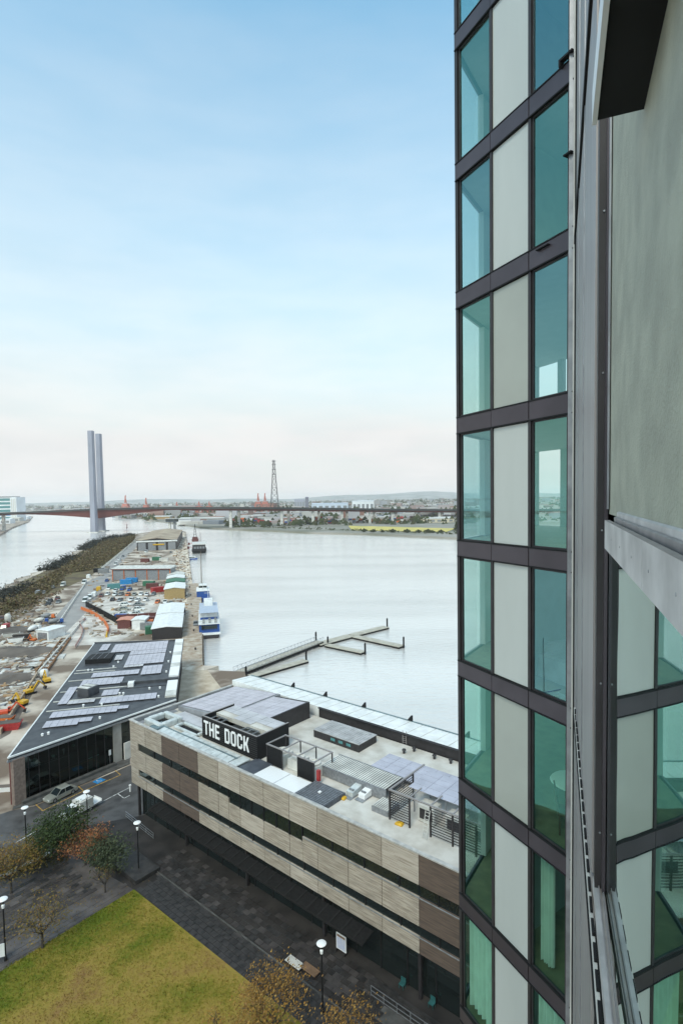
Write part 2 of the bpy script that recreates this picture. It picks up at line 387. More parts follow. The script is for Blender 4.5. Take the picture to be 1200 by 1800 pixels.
# greener towards the western edge
ge = N(t, 'ShaderNodeVectorMath', operation='DOT_PRODUCT'); ge.inputs[1].default_value = tuple(du)
t.links.new(g.outputs['Position'], ge.inputs[0])
mr = N(t, 'ShaderNodeMapRange'); base = (A0+du*15).dot(du); mr.inputs[1].default_value = base; mr.inputs[2].default_value = base+9; mr.inputs[3].default_value = -.10; mr.inputs[4].default_value = .035
t.links.new(ge.outputs['Value'], mr.inputs[0])
ad2 = N(t, 'ShaderNodeMath', operation='ADD'); t.links.new(mr.outputs[0], ad2.inputs[0]); t.links.new(nA.outputs[0], ad2.inputs[1])
t.links.new(ad2.outputs[0], ad.inputs[2])
t.links.new(ad.outputs[0], rA.inputs[0]); t.links.new(rA.outputs[0], bs.inputs['Base Color']); bs.inputs['Roughness'].default_value = .95
bs.inputs['Specular IOR Level'].default_value = .15
bp = N(t, 'ShaderNodeBump'); bp.inputs['Strength'].default_value = .9; bp.inputs['Distance'].default_value = .12; t.links.new(nB.outputs[0], bp.inputs['Height']); t.links.new(bp.outputs[0], bs.inputs['Normal'])
bl = MB(); bl.prism([XY(p) for p in lawn_pts], 0, .10)
tag(bl.build('lawn', lm), kind='structure')
# tufts of grass standing proud of the lawn
gb = MB(); rg = np.random.default_rng(3)
for i in range(26000):
    uu = 14.6+rg.random()**1.2*28; vv = -8.3-rg.random()*20
    p = DK(uu, vv, .1); a_ = rg.random()*pi; hh = rg.uniform(.05, .13); ww = rg.uniform(.03, .08)
    dx, dy = cos(a_)*ww, sin(a_)*ww
    k = len(gb.v); gb.v += [(p.x-dx, p.y-dy, p.z), (p.x+dx, p.y+dy, p.z), (p.x+rg.uniform(-.05, .05), p.y+rg.uniform(-.05, .05), p.z+hh)]
    gb.f.append((k, k+1, k+2)); gb.mi.append(0)
tag(gb.build('grass', lm), label='short green and yellowed grass on the square lawn', cat='grass', kind='stuff')

# bluestone pavers: two strips beside the lawn and the rest of the dark path
pav = MB(); pav.box(-.44, -.29, 0, .44, .29, .03); pm = pav.mesh('paving_stone', M['paver_dark'])
pm2 = pav.mesh('paving_stone', M['paver'])
sqr = thing('stone_edging', 'strip of dark bluestone slabs along the right edge of the lawn', 'paving', DK(14.4, -6.4, .03), atan2(du.y, du.x))
for r_, vv in enumerate((-1.25, -.62, .01, .64, 1.27)):
    for i in range(38):
        inst('paving_stone', pm, sqr, (.6+i*.93+(r_ % 2)*.45, vv, .004+random.uniform(0, .012)), random.uniform(-.01, .01))
eg = MB(); eg.box(-.6, 1.62, 0, 36, 1.72, .16); eg.build('kerb', M['foot'], sqr)
st2 = thing('stone_edging', 'strip of pale worn slabs along the left edge of the lawn', 'paving', DK(13.2, -8.6, .036), atan2(-dv.y, -dv.x))
for r_ in range(3):
    for i in range(26):
        if random.random() < .9: inst('paving_stone', pm2, st2, (i*.93+(r_ % 2)*.45, -.35+r_*.62, .004+random.uniform(0, .012)), random.uniform(-.01, .01))
# the rest of the square: individually laid slabs with slightly different tones
slabs = thing('slab_paving', 'dull purple grey stone slabs of the path left of the lawn', 'paving', DK(12.0, -11.0, .036), atan2(-dv.y, -dv.x))
n_ = 0
for i in range(24):
    for j in range(13):
        if n_ >= 290: break
        if random.random() < .08: continue
        o = inst('paving_stone', pm2, slabs, (.2+i*.93+(j % 2)*.4, -.9-j*.62+1.9-2.2, .002+random.uniform(0, .012)), random.uniform(-.012, .012), m=random.choice([M['paver'], M['paver_mid'], M['paver_mid'], M['paver_dark']])); n_ += 1
slabs = thing('slab_paving', 'very dark stone slabs of the square between lawn and dock building', 'paving', DK(12.5, -4.5, .033), atan2(du.y, du.x))
for i in range(36):
    for j in range(8):
        o = inst('paving_stone', pm, slabs, (i*.93+(j % 2)*.4, .05+j*.62-.3, .002+random.uniform(0, .010)), random.uniform(-.012, .012), m=random.choice([M['plaza'], M['paver_dark'], M['plaza'], M['paver_mid']]))
# raised stone platforms (seat plinths) by the lawn corner
for (u0, u1, v0, v1, h, lab) in ((8.6, 13.9, -7.6, -4.4, .55, 'dark stone platform at the lawn corner with a lamp standing on it'), (5.0, 8.4, -8.6, -4.6, .45, 'dark stone planter bed under the green tree beside the square')):
    ob = MB(); ob.T = Matrix.Translation(A0) @ Matrix.Rotation(atan2(du.y, du.x), 4, 'Z'); ob.box(u0, v0, 0, u1, v1, h)
    tag(ob.build('stone_platform', M['paver_dark'], bevel=.03), label=lab, cat='platform')

# ------------------------------------------------------------------ far shore, hills, city, haze
M['far_land'] = mat('far_land', (.16, .16, .12), .95, 0, col2=(.30, .28, .25), scale=.012, detail=9, coords='World')
far = [G(222, 907.5), G(300, 919), G(352, 926.5), G(403, 930), G(490, 933), G(545, 936), G(640, 938), G(700, 940.5), G(812, 946), G(1000, 962), (900, 420), (3500, 300), (13500, 3000), (13500, 13500), (-13500, 13500), (-13500, 3600), G(20, 897), G(90, 899), G(160, 900)]
b = MB(); b.prism([XY(p) for p in far], -3, .5); tag(b.build('far_shore', M['far_land']), kind='structure')
b = MB(); b.prism([XY(p) for p in [G(58, 908), G(50, 917), G(22, 927), G(0, 940), (-640, 640), (-1500, 500), (-1500, 1500), G(0, 903)]], -3, .6)
tag(b.build('west_bank', M['site']), kind='structure')
# left-hand bank that the tower's glass mirrors
b = MB(); b.prism([(-260, -60), (-260, 60), (-420, 160), (-1400, 300), (-1400, -500), (-400, -500)], -3, .6); tag(b.build('south_bank', M['far_land']), kind='structure')
hb = MB(); R2 = np.random.default_rng(11)
nx, ny = 90, 8
for j in range(ny):
    for i in range(nx):
        X = -13000+26000*i/(nx-1); Y = 9500+j*500
        hgt = (70+75*max(0, min(1, (X+5200)/7000)))*sin(pi*min(1, j/4+.02)/2)*(.8+.25*sin(X/900.)+.12*sin(X/311.+2)) if j > 0 else 0
        hb.v.append((X, Y, hgt-.5))
for j in range(ny-1):
    for i in range(nx-1):
        k = j*nx+i; hb.f.append((k, k+1, k+nx+1, k+nx)); hb.mi.append(0)
M['hill'] = mat('hill', (.16, .18, .16), .95, 0, col2=(.34, .33, .32), scale=.004, detail=9, coords='World')
tag(hb.build('hills', M['hill'], smooth=True), kind='structure')

# far city: mass of low pale buildings
M['city'] = leaf_mat('city_walls', [(.20, .19, .18), (.50, .48, .45), (.28, .27, .27), (.65, .64, .62), (.12, .11, .11), (.30, .16, .12), (.42, .42, .44), (.18, .2, .23)], .8)
cb = MB()
for i in range(5200):
    Y = 1050+8600*R2.random()**1.6
    X = (R2.random()*1.25-.78)*Y
    if 1 < 0: pass
    if Y < 1500 and X < -300: continue
    if X/Y < -.40 and Y < 3400: continue
    s = R2.uniform(8, 45)*(1+Y/7000); d_ = R2.uniform(8, 30); h = R2.uniform(4, 12) if R2.random() < .97 else R2.uniform(14, 32)
    cb.cbox((X, Y, .4), (s, d_, h), 0, R2.uniform(-.5, .5))
tag(cb.build('distant_city', M['city']), label='haze softened suburbs and industrial sheds reaching to the horizon', cat='city', kind='stuff')
M['far_tree'] = leaf_mat('far_tree', [(.035, .05, .02), (.06, .075, .03), (.05, .05, .025), (.08, .085, .04)], .95)
tb = MB()
def clump(c, r, n=8):
    for _ in range(n):
        p = Vector(c)+Vector((random.gauss(0, r*.5), random.gauss(0, r*.5), abs(random.gauss(r*.45, r*.3))))
        q = r*random.uniform(.25, .5); k = len(tb.v)
        tb.v += [(p.x-q, p.y, p.z-q*.4), (p.x+q, p.y-q*.3, p.z-q*.3), (p.x+q*.2, p.y+q*.8, p.z-q*.2), (p.x, p.y, p.z+q)]
        for f in ((0, 1, 3), (1, 2, 3), (2, 0, 3)): tb.f.append(tuple(k+i for i in f)); tb.mi.append(0)
for i in range(2600):
    Y = 900+6500*random.random()**1.5; X = (random.random()*1.25-.72)*Y
    if Y < 1250 and X < -190: continue
    if X/Y < -.40 and Y < 3400: continue
    clump((X, Y, .5), random.uniform(4, 11)*(1+Y/5000), 5)
for i in range(170):                                   # hedge along the far bank
    x = random.uniform(410, 815); q = G(x, 930+(x-500)*.035-random.random()*2)
    clump((q.x, q.y, .5), random.uniform(1.2, 2.6), 5)
tag(tb.build('distant_trees', M['far_tree']), label='dark tree masses scattered through the far shore suburbs', cat='trees', kind='stuff')

hz = MB(); hz.box(-13900, -900, -4.5, 13900, 14300, 176)
hm = bpy.data.materials.new('haze'); hm.use_nodes = True; t = hm.node_tree; t.nodes.clear()
o_ = N(t, 'ShaderNodeOutputMaterial'); pv = N(t, 'ShaderNodeVolumePrincipled'); pv.inputs['Color'].default_value = (.98, .985, 1, 1); pv.inputs['Density'].default_value = 6e-5
pv.inputs['Anisotropy'].default_value = 0
t.links.new(pv.outputs[0], o_.inputs['Volume'])
tag(hz.build('haze', hm), kind='stuff')

# ------------------------------------------------------------------ the bridge
M['deck'] = mat('bridge_deck', (.045, .045, .045), .7, coords='World', scale=.05)
M['girder'] = mat('bridge_girder', (.11, .027, .021), .7, coords='World', scale=.04, var=.1)
M['pylon'] = mat('pylon_metal', (.30, .31, .37), .4, .2, var=.05, coords='World', scale=.03)
line = [(-900, 862, 26), (-650, 872, 28.5), (-540, 877, 30), (-388, 881, 34), (-285, 882, 34.4), (-179, 890, 32.6), (-49, 930, 28.9), (91, 985, 23.5), (223, 1028, 19.8), (420, 1090, 16), (700, 1180, 13)]
def line_at(x):
    for a, c in zip(line, line[1:]):
        if a[0] <= x <= c[0]:
            k = (x-a[0])/(c[0]-a[0]); return Vector([a[i]+(c[i]-a[i])*k for i in range(3)])
br = thing('road_bridge', 'long flat road bridge with red brown girders crossing the river', 'bridge', line_at(-388)*1)
brl = Vector(br.location)
xs = list(np.arange(-900, 701, 16.0))
for off in (0, 21):                                     # two parallel carriageways
    dk, gd, rl = MB(), MB(), MB()
    for a, c in zip(xs, xs[1:]):
        p, q = line_at(a)-brl, line_at(c)-brl; p.y += off; q.y += off
        dk.hexa([p+Vector((0, 0, -1.5)), q+Vector((0, 0, -1.5)), q+Vector((0, 15, -1.5)), p+Vector((0, 15, -1.5)), p, q, q+Vector((0, 15, 0)), p+Vector((0, 15, 0))])
        for yy in (0, 14.6): rl.hexa([p+Vector((0, yy, .002)), q+Vector((0, yy, .002)), q+Vector((0, yy+.4, .002)), p+Vector((0, yy+.4, .002)), p+Vector((0, yy, 1.2)), q+Vector((0, yy, 1.2)), q+Vector((0, yy+.4, 1.2)), p+Vector((0, yy+.4, 1.2))])
        def dep(x): return 1.6+11.5*max(0, 1-abs(x+388)/125)**1.5+(1.2 if x > -260 else 0)
        gd.hexa([p+Vector((0, 2.5, -1.5-dep(a))), q+Vector((0, 2.5, -1.5-dep(c))), q+Vector((0, 12, -1.5-dep(c))), p+Vector((0, 12, -1.5-dep(a))), p+Vector((0, 2.5, -1.5)), q+Vector((0, 2.5, -1.5)), q+Vector((0, 12, -1.5)), p+Vector((0, 12, -1.5))])
    dk.build('deck', M['deck'], br); gd.build('girder', M['girder'], br); rl.build('parapet', M['deck'], br)
pm_ = MB(); pm_.box(-3.0, -3, -1, 3.0, 3, 1); 
for off in (4.5, 26):
    for x in (-179, -99, -48, 1, 50, 91, 135, 180, 230, 290, 360, 430, 510, 600, -650, -560):
        p = line_at(x+(0 if off < 10 else 9)); h = p.z-2.9
        pb = MB(); pb.box(-2.2, -1.6, -3-0, 2.2, 1.6, h-1.5); pb.box(-3.4, -2, h-1.4, 3.4, 2, h)
        o = pb.build('pier', M['pale_concrete'], br); o.location = (p.x-brl.x, p.y+off+2.5-brl.y, -brl.z)
for (px, yy, hh, w_) in ((-386.2, 867, 158, 8.6), (-390.0, 903, 157.5, 8.6)):
    pt = thing('bridge_pylon', 'left silver bridge tower, the taller and nearer of the pair' if yy < 880 else 'right silver bridge tower, the shorter and farther of the pair', 'tower', (px, yy, -2), 0, 'twin silver towers of the bridge')
    pb = MB(); w2 = w_/2
    prof = [(-w2, -4.0), (-w2*.3, -5.5), (w2*.75, -5.0), (w2, -2.5), (w2, 3), (w2*.6, 4.5), (w2*.5, 1), (-w2*.6, 0)]
    k = len(pb.v)
    for z, s_ in ((-2, 1.12), (35, 1), (hh, .92)):
        pb.v += [(x*s_, y*s_, z) for x, y in prof]
    n = len(prof)
    for q in range(2):
        for i in range(n):
            j = (i+1) % n; pb.f.append((q*n+i, q*n+j, q*n+n+j, q*n+n+i)); pb.mi.append(0)
    pb.f.append(tuple(range(2*n, 3*n))); pb.mi.append(0)
    pb.build('shaft', M['pylon'], pt)
    fb = MB(); fb.box(-8, -9, -1.5, 8, 9, 1.2); fb.build('pile_cap', M['pale_concrete'], pt)

# control tower standing in the water at the end of the pier
M['copper_grey'] = mat('dark_slate', (.06, .075, .09), .6)
ct = thing('control_tower', 'small grey blue harbour control cabin on two legs at the pier end', 'tower', G(303, 938, -2))
for x in (-3.6, 3.6):
    lg = MB(); lg.box(x-1.4, -1.5, -1, x+1.4, 1.5, 17); lg.build('leg', M['offwhite'] if x < 0 else M['grey'], ct)
cb_ = MB(); cb_.box(-8, -4, 17, 8, 4, 21.5); cb_.build('cabin', M['copper_grey'], ct)
wb = MB(); wb.box(-8.1, -4.1, 18.3, 8.1, 4.1, 20.3); wb.build('window', M['car_glass'], ct)
rb = MB(); rb.box(-8.6, -4.6, 21.51, 8.6, 4.6, 22.2); rb.build('roof', M['pale_concrete'], ct)
mb_ = MB(); mb_.tube((0, 0, 22.2), (0, 0, 27), .3); mb_.box(-3, -2, 22.2, -1, 0, 24); mb_.build('mast', M['grey'], ct)

# lattice mast far behind
def lattice(name, label, loc, h, w0, w1, m, nseg=9, r_=.5, cat='mast'):
    t_ = thing(name, label, cat, loc); bb = MB()
    c = [(-1, -1), (1, -1), (1, 1), (-1, 1)]
    for i in range(nseg):
        za, zb = h*i/nseg, h*(i+1)/nseg; wa = w0+(w1-w0)*(i/nseg)**.7; wb_ = w0+(w1-w0)*((i+1)/nseg)**.7
        for k in range(4):
            a, d_ = c[k], c[(k+1) % 4]
            A_, B2 = Vector((a[0]*wa, a[1]*wa, za)), Vector((a[0]*wb_, a[1]*wb_, zb))
            C2, D2 = Vector((d_[0]*wa, d_[1]*wa, za)), Vector((d_[0]*wb_, d_[1]*wb_, zb))
            bb.beam(A_, B2, r_, r_); bb.beam(A_, D2, r_*.6, r_*.6); bb.beam(C2, B2, r_*.6, r_*.6); bb.beam(B2, D2, r_*.7, r_*.7)
    bb.build('lattice', m, t_); return t_
mp_ = G(483, 905)
lm_ = lattice('lattice_mast', 'tall dark lattice power mast rising behind the bridge', (mp_.x, mp_.y, .5), 160, 15, 2.2, M['dark_metal'], 10, .85)
for z in (118, 132, 146, 156):
    a_ = MB(); a_.box(-6, -1, z, 6, 1, z+1.6); a_.build('crossarm', M['dark_metal'], lm_)
# port cranes
def crane(px, w_, top, base, label, boom=True, two=False):
    Y = 1700.; r = _M3 @ Vector(((px-600)/FPX, (924-base)/FPX, -1)); X = r.x/r.y*Y
    ppx = Y/FPX; H = (base+3-top)*ppx
    t_ = thing('container_crane', label, 'crane', (X, Y, .5), 0, 'red container cranes of the far port')
    lg = MB(); wm = w_*ppx/2; hb_ = H*(.5 if boom else .95)
    for sx in (-1, 1):
        for sy in (-1, 1): lg.beam((sx*wm, sy*8, 0), (sx*wm, sy*8, hb_), 2.2, 2.2)
        lg.beam((sx*wm, -8, hb_*.5), (sx*wm, 8, hb_*.5), 2, 2)
    for sy in (-1, 1):
        lg.beam((-wm, sy*8, hb_*.45), (wm, sy*8, hb_*.45), 2.2, 2.2); lg.beam((-wm, sy*8, hb_*.45), (wm, sy*8, hb_), 1.5, 1.5); lg.beam((-wm, sy*8, hb_), (wm, sy*8, hb_), 2.4, 2.4)
    lg.build('portal', M['port_red'], t_)
    mh = MB(); mh.box(-wm*.85, -10, hb_*.95, wm*.85, 10, hb_+7); mh.build('machine_house', M['port_red'], t_)
    if boom:
        bm = MB(); bm.beam((-wm*.25, 0, hb_+8.9), (0, 0, H), 3.0, 3.0); bm.beam((wm*.3, 0, hb_+8.9), (0, 0, H*.86), 2.2, 2.2); bm.beam((0, -9, H*.8), (0, 9, H*.62), 1, 1); bm.build('boom', M['port_red'], t_)
M['port_red'] = mat('port_red', (.50, .18, .14), .6)
for a_ in ((221, 10, 855, 889, 'leftmost red container crane with its boom raised'), (257, 8, 859, 888, 'second red crane from the left, slim raised boom'), (311, 12, 866, 887, 'red crane right above the control cabin'), (350, 11, 865, 886, 'left of two squat red cranes standing side by side'), (368, 11, 865, 886, 'right of two squat red cranes standing side by side'),
           (454, 11, 851, 885, 'left of two tall red cranes beside the lattice mast'), (466, 11, 851, 885, 'right of two tall red cranes beside the lattice mast'), (282, 7, 872, 888, 'small red crane between the two slim cranes and the cabin')):
    crane(*a_[:4], a_[4])

# container stacks, sheds and tanks across the water
def far_box(name, label, cat, x0, x1, ybase, h, m, roofm=None, depth=25, group=None, windows=0):
    a, c = G(x0, ybase), G(x1, ybase); c.y = (a.y+c.y)/2
    t_ = thing(name, label, cat, (a.x, c.y, .5), 0, group); wd = c.x-a.x
    w_ = MB(); w_.box(0, 0, 0, wd, depth, h); w_.build('wall', m, t_)
    r = MB(); r.hexa([(-.6, -.6, h+.01), (wd+.6, -.6, h+.01), (wd+.6, depth+.6, h+.01), (-.6, depth+.6, h+.01), (-.6, -.6, h+.4), (wd+.6, -.6, h+.4), (wd+.6, depth/2, h+2.5), (-.6, depth/2, h+2.5)])
    r.build('roof', roofm or m, t_)
    for i in range(windows):
        q = MB(); x = wd*(i+.5)/windows; q.box(x-wd/windows*.3, -.15, h*.2, x+wd/windows*.3, -.02, h*.72); q.build('bay_door', M['grey'], t_)
    return t_
M['white_far'] = mat('white_far', (.72, .74, .76), .6, var=.05, coords='World', scale=.05)
far_box('storage_shed', 'long grey shed with pale roof at the tip of the far bank', 'shed', 318, 388, 919, 8, M['grey'], M['offwhite'], 45)
far_box('storage_shed', 'ochre shed at the left tip of the far bank', 'shed', 262, 296, 913, 6, mat('ochre', (.40, .26, .12), .8), M['offwhite'], 40)
far_box('warehouse', 'wide white warehouse just right of the bridge mid spans', 'warehouse', 619, 658, 899, 34, M['white_far'], None, 60, windows=5)
far_box('warehouse', 'pale blue warehouse left of the white warehouse', 'warehouse', 549, 612, 899, 27, mat('pale_blue', (.55, .62, .72), .6), None, 60, windows=6)
far_box('warehouse', 'low cream shed with pale roof behind the yellow field', 'warehouse', 733, 800, 919, 6.5, mat('cream', (.62, .55, .42), .7), M['offwhite'], 60, windows=6)
far_box('apartment_block', 'lone grey block on the skyline right of the mast', 'building', 518, 535, 893, 42, mat('skyline', (.35, .35, .42), .8), None, 30, windows=4)
far_box('apartment_block', 'dark slim tower behind the bridge by the containers', 'building', 537, 542, 905, 48, mat('slim', (.2, .2, .24), .8), None, 15)
for i, (x0, x1, yb, h) in enumerate(((408, 440, 921, 11), (446, 478, 922, 13), (548, 572, 922, 14), (576, 590, 921, 10), (600, 640, 920, 9), (650, 680, 919, 8), (684, 716, 919, 11), (500, 530, 922, 10))):
    a, c = G(x0, yb), G(x1, yb); nxx = int((c.x-a.x)/6.4); lv = max(2, int(h/2.7))
    t_ = thing('container_stack', ('mixed red and blue container stack behind the far bank, %s' % ['first from the left', 'second from the left', 'fourth and tallest', 'fifth', 'sixth', 'seventh', 'last on the right', 'third'][i]), 'containers', (a.x, a.y, .5), 0, 'container stacks across the water')
    for q in range(nxx):
        for l in range(lv):
            if random.random() < .82:
                bb = MB(); bb.box(q*6.4, 0, l*2.7+.02, q*6.4+6.1, 2.5, l*2.7+2.6)
                bb.build('container', random.choice([M['red'], M['maroon'], M['blue'], M['orange'], M['offwhite'], M['red'], M['grey']]), t_)
# yellow field and low bank buildings
M['field'] = mat('yellow_field', (.62, .50, .14), .9, 0, col2=(.42, .38, .11), scale=.05, detail=7, coords='World')
sheet('yellow_field', [G(612, 925), G(800, 930), G(785, 936), G(700, 935), G(618, 933)], .9, M['field'])
ORD = ['first', 'second', 'third', 'fourth', 'fifth', 'sixth', 'seventh', 'eighth', 'ninth', 'tenth', 'eleventh', 'twelfth']
for x, h, r_ in ((640, 4, 6), (655, 3.5, 6), (690, 4, 7), (715, 4, 7), (735, 3.5, 6), (752, 4, 7), (775, 3.5, 6), (802, 14, 7), (760, 3, 5), (672, 3, 5)):
    p = G(x, 936+(x-640)*.012)
    t_ = thing('bank_tree', 'dark rounded tree on the far river bank, %s from the left' % ORD[sorted([640, 655, 690, 715, 735, 752, 775, 760, 672]).index(x) if x != 802 else 0] if x != 802 else 'tall dark conifer on the far river bank at the right', 'tree', (p.x, p.y, .5), 0, 'trees along the far bank' if x != 802 else None)
    tk = MB(); tk.tube((0, 0, 0), (0, 0, h*.5), .5, 5, .3); tk.build('trunk', M['bark'], t_)
    cr_ = MB()
    for i in range(240):
        a_, e_, q = random.random()*2*pi, random.random()**.5, random.random()
        s_ = sin(pi*min(1, q+.12)) if x != 802 else (1-q)
        c_ = Vector((cos(a_)*e_*r_*.75*s_, sin(a_)*e_*r_*.75*s_, h*(.2+.8*q))); z_ = r_*.16
        cr_.poly([c_+Vector((random.uniform(-z_, z_), random.uniform(-z_, z_), random.uniform(-z_, z_))) for _ in range(4)])
    cr_.build('crown', M['far_tree'], t_)
# west bank: white block with teal glass, low white sheds, trees
wbk = thing('office_block', 'white office block with teal glazed upper corner at the far left', 'building', (-822, 1400, .6))
q = MB(); q.box(-75, 0, 0, 4, 40, 61); q.build('wall', M['white_far'], wbk)
for i in range(6):
    q = MB(); q.box(-74, -.25, 5+i*9.4, -12, -.02, 11+i*9.4); q.build('window', M['teal'] if i != 1 else M['bright_blue'], wbk)
q = MB(); q.box(-76, -1, 61.02, -10, 41, 63); q.build('roof', M['grey'], wbk)
for i in range(3):
    q = MB(); q.box(-9+i*4.2, -.25, 4, -7+i*4.2, -.02, 57); q.build('window', M['offwhite'], wbk)
for i, (x0, x1, yb, h, m) in enumerate(((2, 16, 921, 9, M['white_far']), (18, 32, 917, 8, M['offwhite']), (34, 46, 913, 6, M['white_far']))):
    far_box('boat_shed', ('%s low pale shed on the left bank under the bridge' % ['leftmost', 'middle', 'rightmost'][i]), 'shed', x0, x1, yb, h, m, None, 20, 'sheds on the left bank', 2)
# marker in the open river and small jetty on the far bank
for x, y in ((223, 928),):
    q = MB(); p = G(x, y, -2); q.lathe([(1.4, 0), (1.4, .8), (.5, 1.2), (.35, 5), (.9, 5.2), (.9, 6.2), (.1, 7)], 8, (p.x, p.y, -2)); tag(q.build('buoy', M['maroon']), 'small dark red river buoy in open water right of the bridge towers', 'buoy')

# ------------------------------------------------------------------ the dock building (local axes: x along the long front, y to the back)
DZ = atan2(du.y, du.x)
M['board_pale'] = mat('board_pale', (.42, .365, .30), .8, 0, col2=(.235, .20, .165), scale=1.1, detail=8, bump=.35, bscale=9, stretch=(.5, 1, 7), pos=(.36, .6))
M['board_pale_b'] = mat('board_pale_b', (.38, .33, .27), .8, 0, col2=(.22, .185, .15), scale=1.1, detail=8, bump=.35, bscale=9, stretch=(.5, 1, 7), pos=(.36, .6))
M['board_pale_c'] = mat('board_pale_c', (.46, .405, .345), .8, 0, col2=(.29, .25, .205), scale=.8, detail=8, bump=.35, bscale=9, stretch=(.5, 1, 7), pos=(.30, .6))
M['board_dark'] = mat('board_dark', (.125, .088, .068), .8, 0, col2=(.075, .055, .045), scale=1.1, detail=8, bump=.35, bscale=9, stretch=(.5, 1, 7), pos=(.36, .6))
M['dock_glass'] = glass('dock_glass', (.1, .1, .1), .05, back=(.012, .016, .016))
M['roof_pale'] = mat('roof_pale', (.60, .575, .53), .75, 0, col2=(.44, .41, .36), scale=.45, detail=8, pos=(.35, .6))
M['roof_grey'] = mat('roof_grey', (.25, .255, .27), .6, 0, scale=.6)
M['deck_grey'] = mat('deck_grey', (.09, .10, .12), .5, .2, scale=1)
M['solar'] = mat('solar', (.46, .44, .50), .22, .2, var=.08, scale=.6, coords='World', spec=.9)  # pale lavender base stands in for bright sky mirrored on the panels
M['solar_dull'] = mat('solar_dull', (.50, .485, .50), .35, .1, var=.08, scale=.6, coords='World')
M['corr'] = mat('corrugated', (.52, .50, .49), .45, .4, scale=1)
M['duct'] = mat('duct', (.60, .63, .62), .4, .25, var=.1, scale=1.3)
M['copper'] = mat('blue_steel', (.16, .22, .24), .5, .2, scale=1)
L_ = 66.
dock = thing('dock_building', 'long three storey dock building clad in pale and dark boards', 'building', A0, DZ)
def DB(name, m, b, parent=dock, **k): return b.build(name, m, parent, **k)
core = MB(); core.box(.5, 1.3, 0, L_-.1, 18.2, 4.9); DB('base_wall', M['black'], core)
core = MB(); core.box(.25, .28, 4.86, L_-.1, 18.4, 13.3); DB('wall', M['black'], core)
core = MB(); core.box(.25, 18.45, 0, L_-.1, 22.2, 13.0); DB('rear_wall', M['board_dark'], core)
rf = MB(); rf.box(.3, .3, 13.31, L_-.2, 18.3, 13.36); DB('roof', M['roof_pale'], rf)
# facade panels on a 4 m grid, three bands
bands = [(11.1, 13.92), (7.35, 10.0), (4.85, 6.4)]
pw = 3.96
for bi, (z0, z1) in enumerate(bands):
    x = -.02
    j = 0
    edges = [0, 4.0, 8.0, 12.0, 16.0]+[16+4*i for i in range(1, 13)]
    for i in range(len(edges)-1):
        a_, c_ = edges[i]+.035, edges[i+1]-.035
        dark = 8 <= edges[i] < 16 or 48 <= edges[i] < 56
        zz1 = z1
        if bi == 1 and 20 < edges[i]+1 and edges[i+1] < 33.9 and edges[i] >= 22: zz1 = 9.4
        if bi == 1 and edges[i] == 20:
            q = MB(); q.box(a_, -.02, z0, 21.85, .25, z1); DB('facade_panel', M['board_pale'], q)
            q = MB(); q.box(21.89, -.02, z0, c_, .25, 9.4); DB('facade_panel', M['board_pale'], q); continue
        if bi == 1 and edges[i] == 32:
            q = MB(); q.box(a_, -.02, z0, 33.85, .25, 9.4); DB('facade_panel', M['board_pale'], q)
            q = MB(); q.box(33.89, -.02, z0, c_, .25, z1); DB('facade_panel', M['board_pale'], q); continue
        if bi == 1 and edges[i] in (24, 28): zz1 = 9.4
        jt = random.choice((0, .006, .012))
        q = MB(); q.box(a_, -.02-jt, z0, c_, .25, zz1); DB('facade_panel', M['board_dark'] if dark else random.choice([M['board_pale'], M['board_pale_b'], M['board_pale_c']]), q)
        if random.random() < .0: pass
M['board_line'] = mat('board_line', (.28, .23, .18), .85, scale=2)
# narrow horizontal board grooves: proud strips give depth
for bi, (z0, z1) in enumerate(bands):
    q = MB(); n = int((z1-z0)/.235)
    for k in range(1, n):
        zz = z0+k*(z1-z0)/n
        for (xa, xb) in ((.1, 7.9), (16.1, 21.8), (21.9, 33.8), (33.9, 47.9), (56.1, L_-2)):
            if bi == 1 and xa == 21.9 and zz > 9.35: continue
            s = xa
            while s < xb:
                e_ = min(xb, s+random.uniform(1.2, 3.8)); q.box(s+.02, -.052-random.random()*.008, zz, e_-.03, -.03, zz+.018); s = e_+random.choice((0, .6, 1.5, 2.8, 4))
    o = DB('board_line', M['board_line'], q); o['kind'] = 'stuff'
# end pier of panels to the left of the windows bands (closed 0-2 m)
for (z0, z1) in ((10.03, 11.07), (6.43, 7.32)):
    q = MB(); q.box(.02, -.018, z0, 1.95, .25, z1); DB('facade_panel', M['board_pale'], q)
# window strips
def strip(z0, z1, x0, x1, step=2.0):
    x = x0
    while x < x1-.1:
        xe = min(x1, x+step); q = MB(); q.box(x+.05, .10, z0+.02, xe-.05, .20, z1-.02); DB('window', M['dock_glass'], q)
        q = MB(); q.box(xe-.05, .0, z0+.02, xe+.05, .22, z1-.02); DB('mullion', M['black'], q); x = xe
strip(10.0, 11.1, 2.0, 21.8, 4); strip(10., 11.1, 33.9, L_-.2, 4); strip(6.4, 7.35, 2.0, L_-.2, 4); strip(9.4, 11.1, 21.9, 33.8, 2)
q = MB()
for z in (6.38, 9.98): q.box(34 if z > 9 else 2, -.1, z-.06, L_-.3, .0, z-.0)
DB('window_sill', M['grey'], q)
# left end wall (faces the side street)
for bi, (z0, z1) in enumerate([(4.85, 13.92)]):
    for k in range(5):
        q = MB(); q.box(-.02, .30+k*3.65, z0, .24, .30+k*3.65+3.6, z1); DB('facade_panel', M['board_pale'], q)
